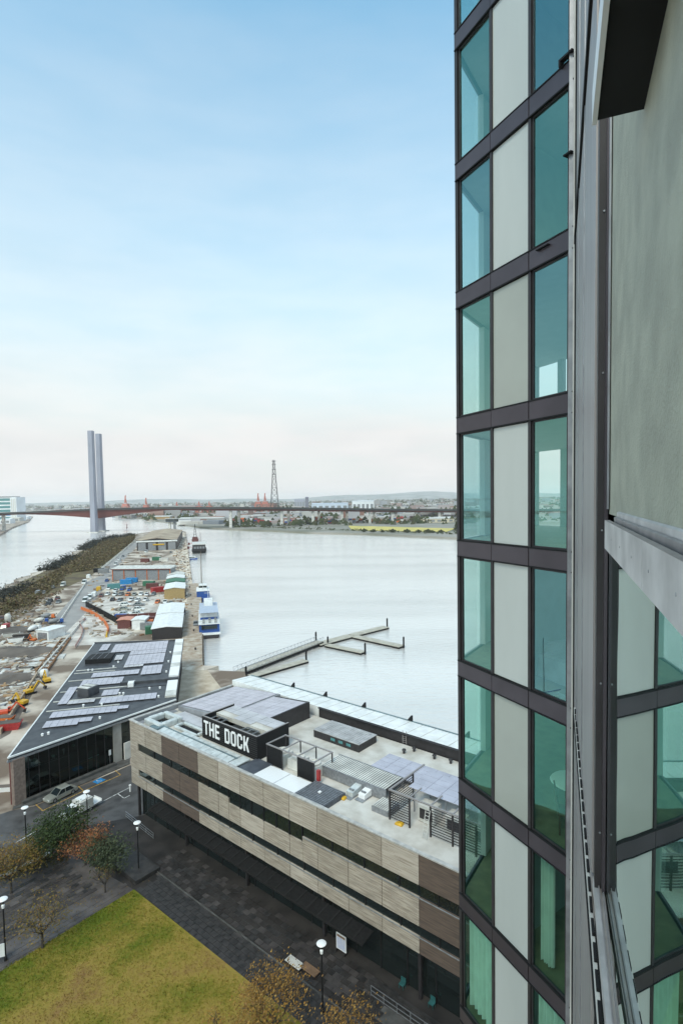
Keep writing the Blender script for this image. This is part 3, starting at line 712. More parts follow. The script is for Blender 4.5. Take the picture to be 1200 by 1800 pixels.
# parapet capping
M['cap'] = mat('parapet_cap', (.44, .43, .41), .6, 0, scale=1.5)
q = MB(); q.box(-.12, -.12, 13.93, L_, .28, 14.06); DB('parapet', M['cap'], q)
q = MB(); q.box(-.12, .285, 13.93, .3, 18.4, 14.06); DB('parapet', M['cap'], q)
q = MB(); q.box(.25, .26, 13.35, L_, .34, 13.9); q.box(.25, .36, 13.35, .36, 18, 13.9); DB('parapet_inner', M['roof_grey'], q)
# ground floor glass with mullions
x = 1.0
while x < L_-3:
    q = MB(); q.box(x+.08, 1.1, .1, x+2.92, 1.2, 4.2); DB('shop_window', M['dock_glass'], q)
    q = MB(); q.box(x-.07, 1.05, 0, x+.07, 1.28, 4.48); DB('mullion', M['black'], q); x += 3
q = MB(); q.box(.4, .3, 4.5, L_-.2, 1.28, 4.84); DB('soffit', M['black'], q)
for x in (.6, 12, 24, 36, 47.5, 58):
    q = MB(); q.box(x, .5, 0, x+.3, .8, 4.49); DB('column', M['dark_metal'], q)
# canopy
M['canopy'] = mat('canopy_black', (.016, .0155, .0155), .9, spec=.08); M['rib_dark'] = mat('rib_dark', (.018, .017, .017), .8, spec=.15)
cn = MB(); cn.hexa([(7, -1.7, 4.1), (43, -1.7, 4.1), (43, -.06, 4.3), (7, -.06, 4.3), (7, -1.7, 4.2), (43, -1.7, 4.2), (43, -.06, 4.42), (7, -.06, 4.42)]); DB('canopy', M['canopy'], cn)
for i in range(24):
    q = MB(); x = 7.3+i*1.5; q.hexa([(x, -1.69, 4.21), (x+.2, -1.69, 4.21), (x+.2, -.06, 4.43), (x, -.06, 4.43), (x, -1.69, 4.25), (x+.2, -1.69, 4.25), (x+.2, -.06, 4.48), (x, -.06, 4.48)]); DB('rib', M['rib_dark'], q)
q = MB(); q.box(7, -1.82, 4.05, 43, -1.72, 4.24); DB('canopy_edge', M['rib_dark'], q)
# teal chairs seen inside at the right ground floor
M['dim_teal'] = mat('dim_teal', (.02, .10, .10), .6)
for i in range(4):
    x = 45.5+i*3.1; q = MB(); q.box(x, .3, .40, x+.5, .75, .46); q.box(x, .72, .46, x+.5, .76, .9); q.box(x+.02, .32, .01, x+.06, .36, .4); q.box(x+.44, .32, .01, x+.48, .36, .4); q.box(x+.02, .7, .01, x+.06, .74, .4); q.box(x+.44, .7, .01, x+.48, .74, .4)
    o = tag(q.build('cafe_chair', M['dim_teal']), 'teal cafe chair on the dark terrace, %s from the lamp side' % ['first', 'second', 'third', 'fourth', 'fifth', 'sixth', 'seventh'][i], 'chair', 'teal cafe chairs on the terrace')
    o.location = A0; o.rotation_euler = (0, 0, DZ)
# steps and rails along the terrace front, right
for i in range(3):
    q = MB(); q.box(43, -1.0-i*.35, .0, L_-4, -.66-i*.35, .42-i*.14); o = q.build('terrace_step', M['paver_dark']); o.location = A0; o.rotation_euler = (0, 0, DZ); tag(o, ['top', 'middle', 'lowest'][i]+' dark stone step along the terrace front', 'step', 'dark terrace steps')
def railing(name, label, p, q_, h=1.0, n=8, m=None, base=0, cat='railing'):
    r = thing(name, label, cat, Vector((p.x, p.y, base))); d_ = q_-p; d_.z = 0; bb = MB()
    for z in (h, h*.55, h*.15): bb.beam((0, 0, z), (d_.x, d_.y, z), .05, .04)
    bb.build('rail', m or M['steel'], r)
    for i in range(n+1):
        k = d_*(i/n); b2 = MB(); b2.box(k.x-.03, k.y-.03, 0, k.x+.03, k.y+.03, h); b2.build('post', m or M['steel'], r)
    return r
railing('railing', 'steel handrail beside the terrace steps at lower right', DK(44, -1.9, 0), DK(58, -1.9, 0), 1., 10, M['steel'])
railing('railing', 'low white topped railing at the left corner of the dock building', DK(-.4, -.9, 0), DK(7.4, -1.3, 0), .8, 4, M['steel'])

# --- solar arrays
pnl = MB(); pnl.box(-.82, -.5, 0, .82, .5, .04, 0); SOL = pnl.mesh('solar_panel', M['solar'])
def solar(parent, u0, v0, nu, nv, z, du_=1.68, dv_=1.03, skip=None, slope=0, m=None, tilt=0):
    for i in range(nu):
        for j in range(nv):
            if skip and skip(i, j): continue
            o = inst('solar_panel', SOL, parent, (u0+(i+.5)*du_, v0+(j+.5)*dv_, z+slope*(i+.5)*du_), 0, m=m)
            o.rotation_euler = (tilt, -math.atan(slope), 0)
# field supporting roof sloping up to the right
q = MB(); q.hexa([(1.2, 7.2, 13.4), (11.9, 7.2, 13.4), (11.9, 18.2, 13.4), (1.2, 18.2, 13.4), (1.2, 7.2, 14.05), (11.9, 7.2, 15.05), (11.9, 18.2, 15.05), (1.2, 18.2, 14.05)]); DB('plant_roof', M['roof_grey'], q)
sl = (15.05-14.05)/10.7
solar(dock, 1.4, 7.6, 6, 10, 14.12, slope=sl)
q = MB(); q.hexa([(11.95, 9.2, 13.4), (19, 9.2, 13.4), (19, 17.2, 13.4), (11.95, 17.2, 13.4), (11.95, 9.2, 15.06), (19, 9.2, 15.75), (19, 17.2, 15.75), (11.95, 17.2, 15.06)]); DB('plant_room', M['dark_metal'], q)
solar(dock, 12.1, 9.4, 4, 7, 15.13, slope=sl)
# pale plates between the field and the white duct
solar(dock, 3.2, 4.9, 5, 2, 13.75, m=M['solar_dull'])
q = MB(); q.box(3.1, 4.8, 13.37, 11.8, 7.1, 13.72); DB('plant_roof', M['roof_grey'], q)

# --- penthouse screen carrying the sign
ps = thing('sign_screen', 'black louvred rooftop screen carrying large white sign letters', 'sign', DK(12.1, 3.6, 13.36), DZ)
def box_on(root, name, m, *a): q = MB(); q.box(*a); return q.build(name, m, root)
box_on(ps, 'screen', M['black'], 0, 0, .05, 10.9, .15, 3.0)
box_on(ps, 'screen', M['black'], 10.78, .16, .05, 10.9, 5.4, 3.0)
box_on(ps, 'screen', M['black'], 0, .16, .05, .12, 5.4, 3.0)
for (a_, c_) in (((0, .07, 3.02), (10.9, .07, 3.02)), ((10.84, .2, 3.02), (10.84, 5.4, 3.02)), ((.06, .2, 3.02), (.06, 5.4, 3.02))):
    q = MB(); q.beam(a_, c_, .16, .07); q.build('top_rail', M['light_metal'], ps)
q = MB(); 
for k in range(11): q.box(-.01, -.03, .25+k*.26, 10.92, -.002, .29+k*.26)
q.build('louvre', M['dark_metal'], ps)
q = MB(); q.box(.2, 2.2, 2.2, 10.7, 5.3, 2.78); q.build('inner_roof', M['roof_pale'], ps)
for i in range(6):
    for j in range(3):
        if j == 0 and i in (0, 1, 4, 5): continue
        o = inst('solar_panel', SOL, ps, (1.15+i*1.7, 2.75+j*1.03, 2.82), 0, m=M['solar_dull'])
for x in (1.8, 8.0):
    q = MB(); q.box(x-1.1, .6, 2.5, x+1.1, .68, 2.6); q.box(x-1.1, 1.9, 2.5, x+1.1, 1.98, 2.6); q.box(x-1.1, .68, 2.5, x-1.02, 1.9, 2.6); q.box(x+1.02, .68, 2.5, x+1.1, 1.9, 2.6); q.box(x-.04, .68, 2.5, x+.04, 1.9, 2.6); q.build('hatch_frame', M['steel'], ps)
# letters: strokes on a 4x7 grid
GL = {'T': [(0, 6, 4, 7), (1.5, 0, 2.5, 6)], 'H': [(0, 0, 1, 7), (3, 0, 4, 7), (1, 3, 3, 4)], 'E': [(0, 0, 1, 7), (1, 6, 3.6, 7), (1, 3, 3.2, 4), (1, 0, 3.6, 1)],
      'D': [(0, 0, 1, 7), (1, 6, 3.3, 7), (1, 0, 3.3, 1), (3, .7, 4, 6.3)], 'O': [(0, .7, 1, 6.3), (3, .7, 4, 6.3), (.7, 6, 3.3, 7), (.7, 0, 3.3, 1)], 'C': [(0, .7, 1, 6.3), (.7, 6, 3.3, 7), (.7, 0, 3.3, 1), (3, 4.6, 4, 6.3), (3, .7, 4, 2.4)]}
x = .55; ux = .235; uz = .262
for ch in 'THE DOCK':
    if ch == ' ': x += .75; continue
    q = MB()
    if ch == 'K':
        q.box(0, 0, 0, ux, .09, 7*uz)
        q.hexa([(ux, 0, 2.6*uz), (2*ux, 0, 3.0*uz), (2*ux, .09, 3.0*uz), (ux, .09, 2.6*uz), (ux, 0, 4.2*uz), (2*ux, 0, 4.4*uz), (2*ux, .09, 4.4*uz), (ux, .09, 4.2*uz)])
        q.hexa([(1.6*ux, 0, 3.6*uz), (2.7*ux, 0, 3.6*uz), (2.7*ux, .085, 3.6*uz), (1.6*ux, .085, 3.6*uz), (2.95*ux, 0, 7*uz), (4.05*ux, 0, 7*uz), (4.05*ux, .085, 7*uz), (2.95*ux, .085, 7*uz)])
        q.hexa([(3.0*ux, 0, 0), (4.1*ux, 0, 0), (4.1*ux, .08, 0), (3.0*ux, .08, 0), (1.6*ux, 0, 3.6*uz), (2.7*ux, 0, 3.6*uz), (2.7*ux, .08, 3.6*uz), (1.6*ux, .08, 3.6*uz)])
    else:
        for k, (a_, b_, c_, d_) in enumerate(GL[ch]): q.box(a_*ux, 0, b_*uz, c_*ux, .09+.002*k, d_*uz)
    o = q.build('letter', M['lamp_white'], ps); o.location = (x, -.14, .72); o['label'] = 'white block capital letter '+ch
    x += 1.22 if ch != 'T' else 1.16

# --- white duct ring and pale segmented walkway roof at the front left
dt = thing('white_duct', 'large white rounded duct looping around two dark openings at the roof corner', 'duct', DK(0, 0, 13.36), DZ)
def ring(root, u0, v0, u1, v1, wd, h, m):
    q = MB(); c = .55
    out = [(u0+c, v0), (u1, v0), (u1, v1), (u0+c, v1), (u0, v1-c), (u0, v0+c)]
    q.box(u0, v0+wd, 0, u0+wd, v1-wd, h); q.box(u0+c*.3, v0, 0, u1, v0+wd-.003, h); q.box(u0+c*.3, v1-wd+.003, 0, u1, v1, h); q.box(u1-wd, v0+wd, 0, u1, v1-wd, h)
    return q.build('duct_ring', m, root, bevel=.18)
ring(dt, 1.5, 1.2, 5.6, 5.0, .75, .85, M['duct']); ring(dt, 6.2, 2.9, 11.6, 4.9, .45, .45, M['duct'])
box_on(dt, 'opening', M['black'], 2.27, 1.97, .02, 4.83, 4.23, .06); box_on(dt, 'opening', M['black'], 6.67, 3.37, .02, 11.13, 4.43, .06)
box_on(dt, 'recess', M['roof_grey'], .4, .4, .01, 1.45, 7.0, .05)
for i in range(6):
    q = MB(); q.box(3.6+i*.02, 1.25, 0, 4, 1.3, .4)
wk = thing('walkway_roof', 'long pale segmented metal walkway roof along the front parapet', 'roof', DK(0, 0, 13.36), DZ)
for i in range(13):
    q = MB(); u = 6.0+i*1.16; q.hexa([(u, .45, .30), (u+1.1, .45, .30), (u+1.1, 1.75, .30), (u, 1.75, .30), (u, .45, .36), (u+1.1, .45, .36), (u+1.1, 1.75, .52), (u, 1.75, .52)]); q.build('roof_segment', M['duct'], wk)
for i in range(10):
    q = MB(); u = 9.4+i*1.16; q.box(u, 1.98, .3, u+1.1, 2.75, .42+.01*(i % 2)); q.build('roof_segment', M['duct'], wk)
q = MB(); q.box(5.2, 1.78, .2, 21.4, 1.95, .58); q.build('gutter', M['copper'], wk)
q = MB(); q.box(4.2, .5, .05, 5.9, 1.9, .62); q.box(4.3, 1.9, .05, 5.3, 2.4, .7); q.build('duct_elbow', M['copper'], wk, bevel=.1)
q = MB(); q.box(21.2, .6, .25, 22.6, 2.9, .5); q.build('end_cap', M['duct'], wk, bevel=.2)

def onroof(name, label, cat, u, v, z=13.36, group=None): return thing(name, label, cat, DK(u, v, z), DZ, group)
r = onroof('dark_roof_pad', 'dark blue grey metal roof patch between the sign and white covers', 'roof pad', 22.4, .45); box_on(r, 'pad', M['deck_grey'], .3, 0, 0, 3.0, 3.4, .25)
for i in range(2):
    r = onroof('skylight_cover', ['flat white roof cover nearer the sign', 'flat white roof cover next to the dark corrugated deck'][i], 'roof cover', 25.7+i*3.3, .42, group='pair of white roof covers')
    box_on(r, 'cover', M['lamp_white'], 0, 0, 0, 3.2, 2.9, .42); box_on(r, 'flange', M['light_metal'], -.04, -.03, .1, 3.24, 2.94, .2)
r = onroof('corrugated_deck', 'dark corrugated metal platform with stepped edge near the front parapet', 'platform', 32.3, .42)
box_on(r, 'deck', M['deck_grey'], 0, 0, 0, 4.2, 3.5, .5)
q = MB()
for k in range(14): q.box(.05, .05+k*.25, .51, 4.15, .13+k*.25, .57)
q.build('rib', M['steel'], r); box_on(r, 'vent', M['lamp_white'], 2.0, 1.6, .58, 2.3, 1.9, .7)
# --- open steel frame with fans
fr = onroof('fan_frame', 'open steel frame holding round cooling fans on the roof', 'frame', 24.4, 3.95)
for x in (0, 2.55, 5.1, 7.6):
    for y in (0, 3.1): box_on(fr, 'post', M['dark_metal'], x-.06, y-.06, 0, x+.06, y+.06, 2.35)
    q = MB(); q.beam((x, -.06, 2.42), (x, 3.16, 2.42), .14, .12); q.build('beam', M['light_metal'], fr)
for y in (0, 3.1):
    q = MB(); q.beam((-.1, y, 2.42), (7.7, y, 2.42), .14, .13); q.build('beam', M['light_metal'], fr)
for x in (0., 5.1):
    q = MB(); q.box(x+.1, -.02, .1, x+2.4, .02, 2.3); q.build('side_louvre', M['black'], fr)
for i, x in enumerate((1.2, 3.8, 6.3)):
    f = onroof('cooling_fan', 'round white cooling unit inside the steel frame, %s of three' % ['nearest the sign', 'middle', 'farthest from the sign'][i], 'fan unit', 24.4+x, 5.4, group='fan units in the frame')
    box_on(f, 'casing', M['offwhite'], -.9, -.9, 0, .9, .9, 1.3)
    q = MB(); q.lathe([(.72, 1.3), (.78, 1.55), (.6, 1.6), (.58, 1.45)], 14); q.build('fan_ring', M['offwhite'], f)
    q = MB(); q.lathe([(.16, 1.32), (.16, 1.48)], 8)
    for k in range(5):
        a_ = k*2*pi/5; q.beam((.1*cos(a_), .1*sin(a_), 1.4), (.55*cos(a_), .55*sin(a_), 1.42), .2, .02)
    q.build('fan_blade', M['dark_metal'], f)
    q = MB(); q.tube((-.9, -1.0, .3), (.9, -1.0, .3), .06); q.tube((.9, -1.0, .3), (.9, -1.0, 1.9), .06); q.build('pipe', M['offwhite'], f)
r = onroof('fire_hose_box', 'small red cabinet at the right end of the fan frame', 'cabinet', 32.3, 4.0); box_on(r, 'box', M['red'], 0, 0, .4, .35, .35, 1.6); box_on(r, 'stand', M['dark_metal'], .1, .1, 0, .22, .22, .39)
# --- long low corrugated cabin at the back
cb = onroof('roof_cabin', 'long low dark cabin with corrugated grey lid behind the fan frame', 'roof cabin', 23.7, 12.9)
box_on(cb, 'wall', M['dark_metal'], 0, 0, 0, 7.6, 3.7, .95); box_on(cb, 'roof', M['corr'], -.05, -.05, .96, 7.65, 3.75, 1.02)
for k in range(19):
    q = MB(); q.box(.1+k*.4, 0, 1.021, .17+k*.4, 3.7, 1.07); o = q.build('rib', M['corr'], cb)
for k in range(3): box_on(cb, 'window', M['teal'], 3+k*1.3, -.03, .35, 3.7+k*1.3, -.004, .7)
# --- louvre platform
lp = onroof('louvre_platform', 'long raised platform of pale metal louvre blades in the middle of the roof', 'platform', 31.2, 5.8)
box_on(lp, 'side_panel', M['steel'], 0, 0, .1, 9.2, .08, 1.25); box_on(lp, 'side_panel', M['steel'], 0, 3.3, .1, 9.2, 3.38, 1.25)
box_on(lp, 'tray', M['dark_metal'], .05, .1, 1.05, 9.15, 3.28, 1.12)
for k in range(30):
    q = MB(); q.hexa([(.06+k*.3, .1, 1.16), (.315+k*.3, .1, 1.2), (.315+k*.3, 3.28, 1.2), (.06+k*.3, 3.28, 1.16), (.06+k*.3, .1, 1.19), (.315+k*.3, .1, 1.23), (.315+k*.3, 3.28, 1.23), (.06+k*.3, 3.28, 1.19)]); q.build('louvre_blade', M['offwhite'], lp)
for x in (.3, 3, 6, 8.8): box_on(lp, 'leg', M['dark_metal'], x, .12, 0, x+.1, .22, 1.04)
# --- right-hand solar arrays
s1 = onroof('solar_array', 'lower flat array of lavender grey solar panels behind the louvre platform', 'solar array', 35.2, 9.5)
for i in range(8):
    for j in range(4):
        if (i > 5 and j == 0): continue
        inst('solar_panel', SOL, s1, (1+i*1.68, .6+j*1.03, .75))
q = MB(); q.box(.3, .2, .55, 13.4, .3, .7); q.box(.3, 3.9, .55, 13.4, 4.0, .7)
q.build('rail', M['steel'], s1)
for x in (.5, 4.5, 8.5, 12.5): box_on(s1, 'leg', M['steel'], x, .2, 0, x+.1, .3, .54)
cg = onroof('plant_cage', 'tall black slatted plant enclosure with white top rails at the right of the roof', 'enclosure', 42.5, 3.5)
W_ = 12.5
for x in (0, 2.3, 4.6, 6.9, 9.2, 11.5): box_on(cg, 'post', M['dark_metal'], x-.07, -.07, 0, x+.07, .07, 2.9)
for x in (0, 11.5): box_on(cg, 'post', M['dark_metal'], x-.07, 4.2, 0, x+.07, 4.34, 2.9)
q = MB(); q.beam((-.1, 0, 3.0), (W_, 0, 3.0), .16, .13); q.build('top_rail', M['light_metal'], cg)
q = MB(); q.beam((0, 0.1, 3.0), (0, 6.5, 3.0), .16, .13); q.build('top_rail', M['light_metal'], cg)
for x in (2.3, 4.6, 6.9):
    q = MB(); q.beam((x, .1, 2.98), (x, 2.2, 2.98), .12, .1); q.build('top_rail', M['light_metal'], cg)
sb2 = MB(); sb2.box(-.0, 0, 0, 2.14, .05, .06); slat = sb2.mesh('slat', M['dark_metal'])
for bay in range(5):
    if bay == 1: continue
    for k in range(11): inst('slat', slat, cg, (.08+bay*2.3, .0, .25+k*.25))
for k in range(11): inst('slat', slat, cg, (0, .1, .25+k*.25), pi/2); 
for k in range(11): inst('slat', slat, cg, (0, 2.3, .25+k*.25), pi/2)
for x in (3.2, 6.2, 9.2):
    r = onroof('plant_unit', 'pale boxed plant unit inside the slatted enclosure, %s' % {3.2: 'leftmost', 6.2: 'middle one', 9.2: 'rightmost'}[x], 'plant unit', 42.5+x, 5.0); box_on(r, 'casing', M['offwhite'], -.9, 0, .1, .9, 1.4, 1.7); box_on(r, 'grille', M['dark_metal'], -.7, -.03, .4, .7, -.005, 1.4)
s2 = onroof('solar_array', 'raised array of lavender solar panels above the slatted enclosure', 'solar array', 43.2, 5.6)
for i in range(7):
    for j in range(4): inst('solar_panel', SOL, s2, (.9+i*1.68, .6+j*1.03, 2.62))
for x in (.4, 4, 8, 11):
    box_on(s2, 'leg', M['steel'], x, .5, 0, x+.1, .6, 2.55); box_on(s2, 'leg', M['steel'], x, 3.6, 0, x+.1, 3.7, 2.55)
q = MB(); q.box(.1, .5, 2.53, 11.8, .6, 2.6); q.box(.1, 3.6, 2.53, 11.8, 3.7, 2.6); q.build('rail', M['steel'], s2)
r = onroof('small_louvre_box', 'small louvred grey box at the left foot of the slatted enclosure', 'louvre box', 40.2, 3.6)
box_on(r, 'casing', M['steel'], 0, 0, .0, 2.0, 2.0, .55)
for k in range(8): box_on(r, 'louvre_blade', M['offwhite'], .05+k*.24, .05, .56, .18+k*.24, 1.95, .62)
for i, (u, v, rz, lb) in enumerate(((36.4, 4.2, .5, 'slim grey air handling unit left of the white duct box'), (37.7, 4.6, .5, 'white sloping air duct box beside the louvre platform'))):
    r = onroof('air_unit', lb, 'air unit', u, v); r.rotation_euler.z = DZ
    q = MB(); q.hexa([(0, 0, .1), (.85, 0, .1), (.85, 2.3, .1), (0, 2.3, .1), (0, 0, .55), (.85, 0, .55), (.85, 2.3, .9), (0, 2.3, .9)]); q.build('casing', M['lamp_white'] if i else M['duct'], r)
    box_on(r, 'base', M['steel'], -.1, -.5, 0, .95, 1.6, .09); box_on(r, 'grille', M['grey'], .12, .3, .56+(.0 if i else .05), .7, .5, .72)
for i, (u, v) in enumerate(((36.9, 3.2), (44.2, 3.0))):
    r = onroof('yellow_mat', ['yellow sand bag lying beside the grey air unit', 'yellow sand bag at the foot of the slatted enclosure'][i], 'sand bag', u-.9, v); q = MB()
    q.hexa([(0, 0, 0), (.9, .05, 0), (.8, .75, 0), (.05, .6, 0), (.1, .1, .28), (.75, .12, .22), (.7, .62, .3), (.15, .5, .2)]); q.build('bag', M['yellow'], r, bevel=.08)
r = onroof('ladder', 'white ladder leaning on the slatted enclosure', 'ladder', 46.6, 2.8)
q = MB()
q.beam((0, 0, 0), (.1, .55, 2.6), .06, .05); q.beam((.45, 0, 0), (.55, .55, 2.6), .06, .05); q.build('stile', M['offwhite'], r)
for k in range(8):
    q = MB(); f_ = (k+.7)/8.5; q.beam((.1*f_, .55*f_, 2.6*f_), (.45+.1*f_, .55*f_, 2.6*f_), .04, .04); q.build('rung', M['offwhite'], r)
# --- rear raised light roof with dark upstand and vents
q = MB(); q.box(19.6, 18.5, 13.0, L_-.1, 18.7, 14.62); DB('rear_upstand', M['dark_metal'], q)
q = MB(); q.hexa([(-.3, 18.72, 13.05), (L_, 18.72, 13.05), (L_, 22.8, 13.05), (-.3, 22.8, 13.05), (-.3, 18.72, 14.68), (L_, 18.72, 14.68), (L_, 22.8, 14.4), (-.3, 22.8, 14.4)]); DB('rear_roof', M['white'], q)
for k in range(33):
    q = MB(); x = .5+2*k; q.hexa([(x, 18.8, 14.6), (x+.06, 18.8, 14.6), (x+.06, 22.7, 14.3), (x, 22.7, 14.3), (x, 18.8, 14.72), (x+.06, 18.8, 14.72), (x+.06, 22.7, 14.45), (x, 22.7, 14.45)]); DB('standing_seam', M['offwhite'], q)
q = MB(); q.box(-.35, 22.82, 14.25, L_, 23.0, 14.5); DB('rear_gutter', M['copper'], q)
q = MB(); q.box(19.6, 18.2, 14.64, L_, 18.34, 14.74); q.box(19.6, 18.45, 14.70, L_, 18.52, 14.78); DB('cable_tray', M['dark_metal'], q)
for i, u in enumerate((10, 17, 24.5, 32.5, 41, 50)):
    r = thing('roof_anchor', 'small black triangular bracket on the rear roof edge, %s from the left' % ['first', 'second', 'third', 'fourth', 'fifth', 'sixth'][i], 'bracket', DK(u, 22.9, 14.5), DZ, 'black brackets along the rear roof edge')
    q = MB(); q.hexa([(-.5, -.1, 0), (.3, -.1, 0), (.3, .1, 0), (-.5, .1, 0), (.1, -.08, .75), (.3, -.08, .75), (.3, .08, .75), (.1, .08, .75)]); q.build('bracket', M['black'], r)
for x in (34.2, 34.75):
    q = MB(); q.beam((x, 18.36, 13.4), (x, 18.36, 15.1), .06, .06); DB('access_ladder', M['light_metal'], q)
q = MB()
for k in range(6): q.beam((34.2, 18.36, 13.6+k*.25), (34.75, 18.36, 13.6+k*.25), .04, .04)
DB('access_rung', M['light_metal'], q)
for i, (u, v) in enumerate(((36.5, 17.4), (39.5, 17.2), (41.6, 17.4), (35.8, 16.2))):
    r = onroof('roof_vent', 'small dark vent on the pale roof by the rear wall, %s' % ['nearest the ladder', 'second from the ladder', 'rightmost', 'standing forward of the others'][i], 'vent', u, v); q = MB(); q.lathe([(.15, 0), (.15, .35), (.28, .4), (.2, .55), (.05, .6)], 8); q.build('vent', M['dark_metal'], r)

# ------------------------------------------------------------------ the hall with the dark solar roof
HO = Vector((-49.72, 80.08, 0)); HZ = atan2(.243, .97)
hall = thing('market_hall', 'low glass fronted hall with dark roof covered in solar panels', 'building', HO, HZ)
M['roof_dark'] = mat('roof_dark', (.040, .042, .048), .5, .1, col2=(.075, .078, .085), scale=.8, detail=7)
def H(name, m, b, parent=hall, **k): return b.build(name, m, parent, **k)
foot = [(0, 0), (23, 17.9), (23, 64), (0, 68.3)]
fin = [(.7, 1.2), (22.6, 18.6), (22.6, 63.6), (.4, 67.7)]
q = MB(); q.prism([(1.2, 2.2), (22.4, 19.0), (22.4, 63), (.8, 67)], 0, 6.9); H('wall', M['black'], q)
q = MB(); q.prism(foot, 7.05, 7.5); H('roof', M['roof_dark'], q)
def fasc(a, c, w_=.28, h=.22, z=7.53, name='eave', m='white'):
    q = MB(); q.beam((a[0], a[1], z), (c[0], c[1], z), w_, h); H(name, M[m], q)
fasc((0, 0), (23, 17.9)); fasc((0, 0), (0, 68.3), .22, .12); fasc((0, 68.2), (23, 63.9), .5, .3, 7.55, 'eave', 'roof_dark')
q = MB(); q.beam((-.1, -.15, 6.98), (23, 17.75, 6.98), .3, .28); H('gutter', M['steel'], q)
# pale strip on the east side, standing a little higher
for k in range(14):
    y = 19.6+k*3.2
    if 27.5 < y < 31.5: continue
    q = MB(); q.box(20.9, y, 7.5, 22.9, y+3.1, 7.85); H('skylight', M['lamp_white'] if k % 3 else M['offwhite'], q)
q = MB(); q.box(11.5, 29.8, 7.5, 22.9, 30.6, 8.0); q.box(11.5, 27.2, 7.5, 21, 27.3, 7.62); H('roof_step', M['roof_dark'], q)
q = MB(); q.box(13.2, 28.0, 7.51, 14.3, 29.6, 8.3); H('roof_vent', M['lamp_white'], q)
def hs(u0, v0, u1, v1, z=7.72, m=None):
    nu = max(1, int(round((u1-u0)/1.0))); nv = max(1, int(round((v1-v0)/1.64)))
    for i in range(nu):
        for j in range(nv):
            o = inst('solar_panel', SOL, hall, (u0+(i+.5)*(u1-u0)/nu, v0+(j+.5)*(v1-v0)/nv, z), pi/2, m=m)
            o.scale = ((v1-v0)/nv/1.64*.97, (u1-u0)/nu*.96, 1)
hs(2, 10, 7.4, 12.9); hs(7.4, 11, 9.4, 12.9)
hs(2, 14.3, 13, 17.2); hs(13, 15.4, 14.8, 17.0)
hs(9.2, 19.2, 19.3, 22.4); hs(8.9, 23.6, 11.9, 26.9); hs(1.8, 21, 3.4, 30.8); hs(3.5, 20.6, 8.2, 22.3, m=M['solar_dull'])
hs(3.6, 30.6, 11.7, 34.8); hs(4.8, 36.2, 14.4, 39.4)
hs(14.9, 35.2, 19.1, 41.6); hs(10.6, 43.6, 19.1, 51.8); hs(10.6, 41.8, 14.8, 43.4, m=M['solar_dull']); hs(5.8, 56.0, 19.1, 64.0); hs(7.6, 48.8, 9.4, 53.0, m=M['solar_dull']); hs(10.6, 52.2, 19.1, 55.8)
hs(2.6, 58.8, 4.6, 65.0)
# pitched dark array and skew white box
q = MB(); q.hexa([(1.5, 47.8, 7.51), (7.0, 47.4, 7.51), (7.0, 56, 7.51), (1.5, 56, 7.51), (1.5, 47.8, 8.6), (7.0, 47.4, 8.6), (7.0, 56, 7.7), (1.5, 56, 7.7)]); H('pitched_skylight', M['black'], q)
for x in (2.8, 4.2, 5.6):
    q = MB(); q.beam((x, 47.8, 8.64), (x, 56, 7.76), .08, .05); H('skylight_bar', M['steel'], q)
q = MB(); q.cbox((6.3, 25.8, 7.51), (2.6, 3.0, 1.6), 0, -.55); H('skylight_box', M['roof_dark'], q, bevel=.05)
for k in (-.75, .75):
    q = MB(); q.cbox((6.0+k*.4, 25.9+k*.55, 9.12), (2.5, 1.35, .06), 0, -.55); H('skylight_lid', M['offwhite'], q)
for (u, v) in ((6.6, 19.3), (9.8, 19.0), (3.2, 42.4), (4.1, 42.2), (14.2, 31), (17.6, 25.6), (19.6, 25.4), (20.2, 36), (20.2, 44), (20.2, 52), (12.2, 24.2), (12.9, 24.0), (2.8, 7.2), (3.6, 7.6), (10.6, 12.2), (19.7, 20.3), (8.8, 47), (8.3, 43.5)):
    q = MB(); q.box(u-.16, v-.16, 7.5, u+.16, v+.16, 7.75); q.lathe([(.2, 7.751), (.24, 7.82), (.1, 7.92)], 8, (u, v, 0)); H('roof_vent', M['lamp_white'], q)
q = MB()
for v in (18.2, 23.0, 28.5, 35.4, 40.7, 42.8): q.box(.6, v, 7.51, 13 if v < 30 else 9, v+.22, 7.62)
H('cable_tray', M['offwhite'], q)
# glass front: panes between mullions on the slanting face
a_, c_ = Vector((.9, 1.0, 0)), Vector((22.4, 17.9, 0)); dd = (c_-a_); Ln = dd.length; dd.normalize(); nn = Vector((dd.y, -dd.x, 0)); ang = atan2(dd.y, dd.x)
npn = 18
M['hall_glass'] = glass('hall_glass', (.25, .4, .36), .06)
for i in range(npn):
    p = a_+dd*(Ln*(i+.5)/npn); wdt = Ln/npn
    if i == 10:
        q = MB(); q.cbox((p.x, p.y, .15), (wdt, .35, 6.8), 0, ang); H('pier', M['concrete'], q); continue
    for (z0, z1) in ((.2, 2.6), (2.68, 4.8), (4.88, 6.9)):
        q = MB(); q.cbox((p.x, p.y, z0), (wdt-.1, .05, z1-z0), 0, ang); H('window', M['dock_glass'] if i > 10 else M['hall_glass'], q)
    e_ = a_+dd*(Ln*i/npn); q = MB(); q.cbox((e_.x, e_.y, .15), (.09, .14, 6.8), 0, ang); H('mullion', M['dark_metal'], q)
q = MB(); q.cbox((a_.x-.1, a_.y+.1, 0), (1.6, 1.6, 7.0), 0, ang); H('pier', mat('brown_concrete', (.20, .15, .125), .85, bump=.3), q)
p = a_+dd*(Ln*.665)+nn*.4; q = MB(); q.cbox((p.x, p.y, .15), (2.4, .3, 2.9), 0, ang); H('door_panel', M['pale_concrete'], q)
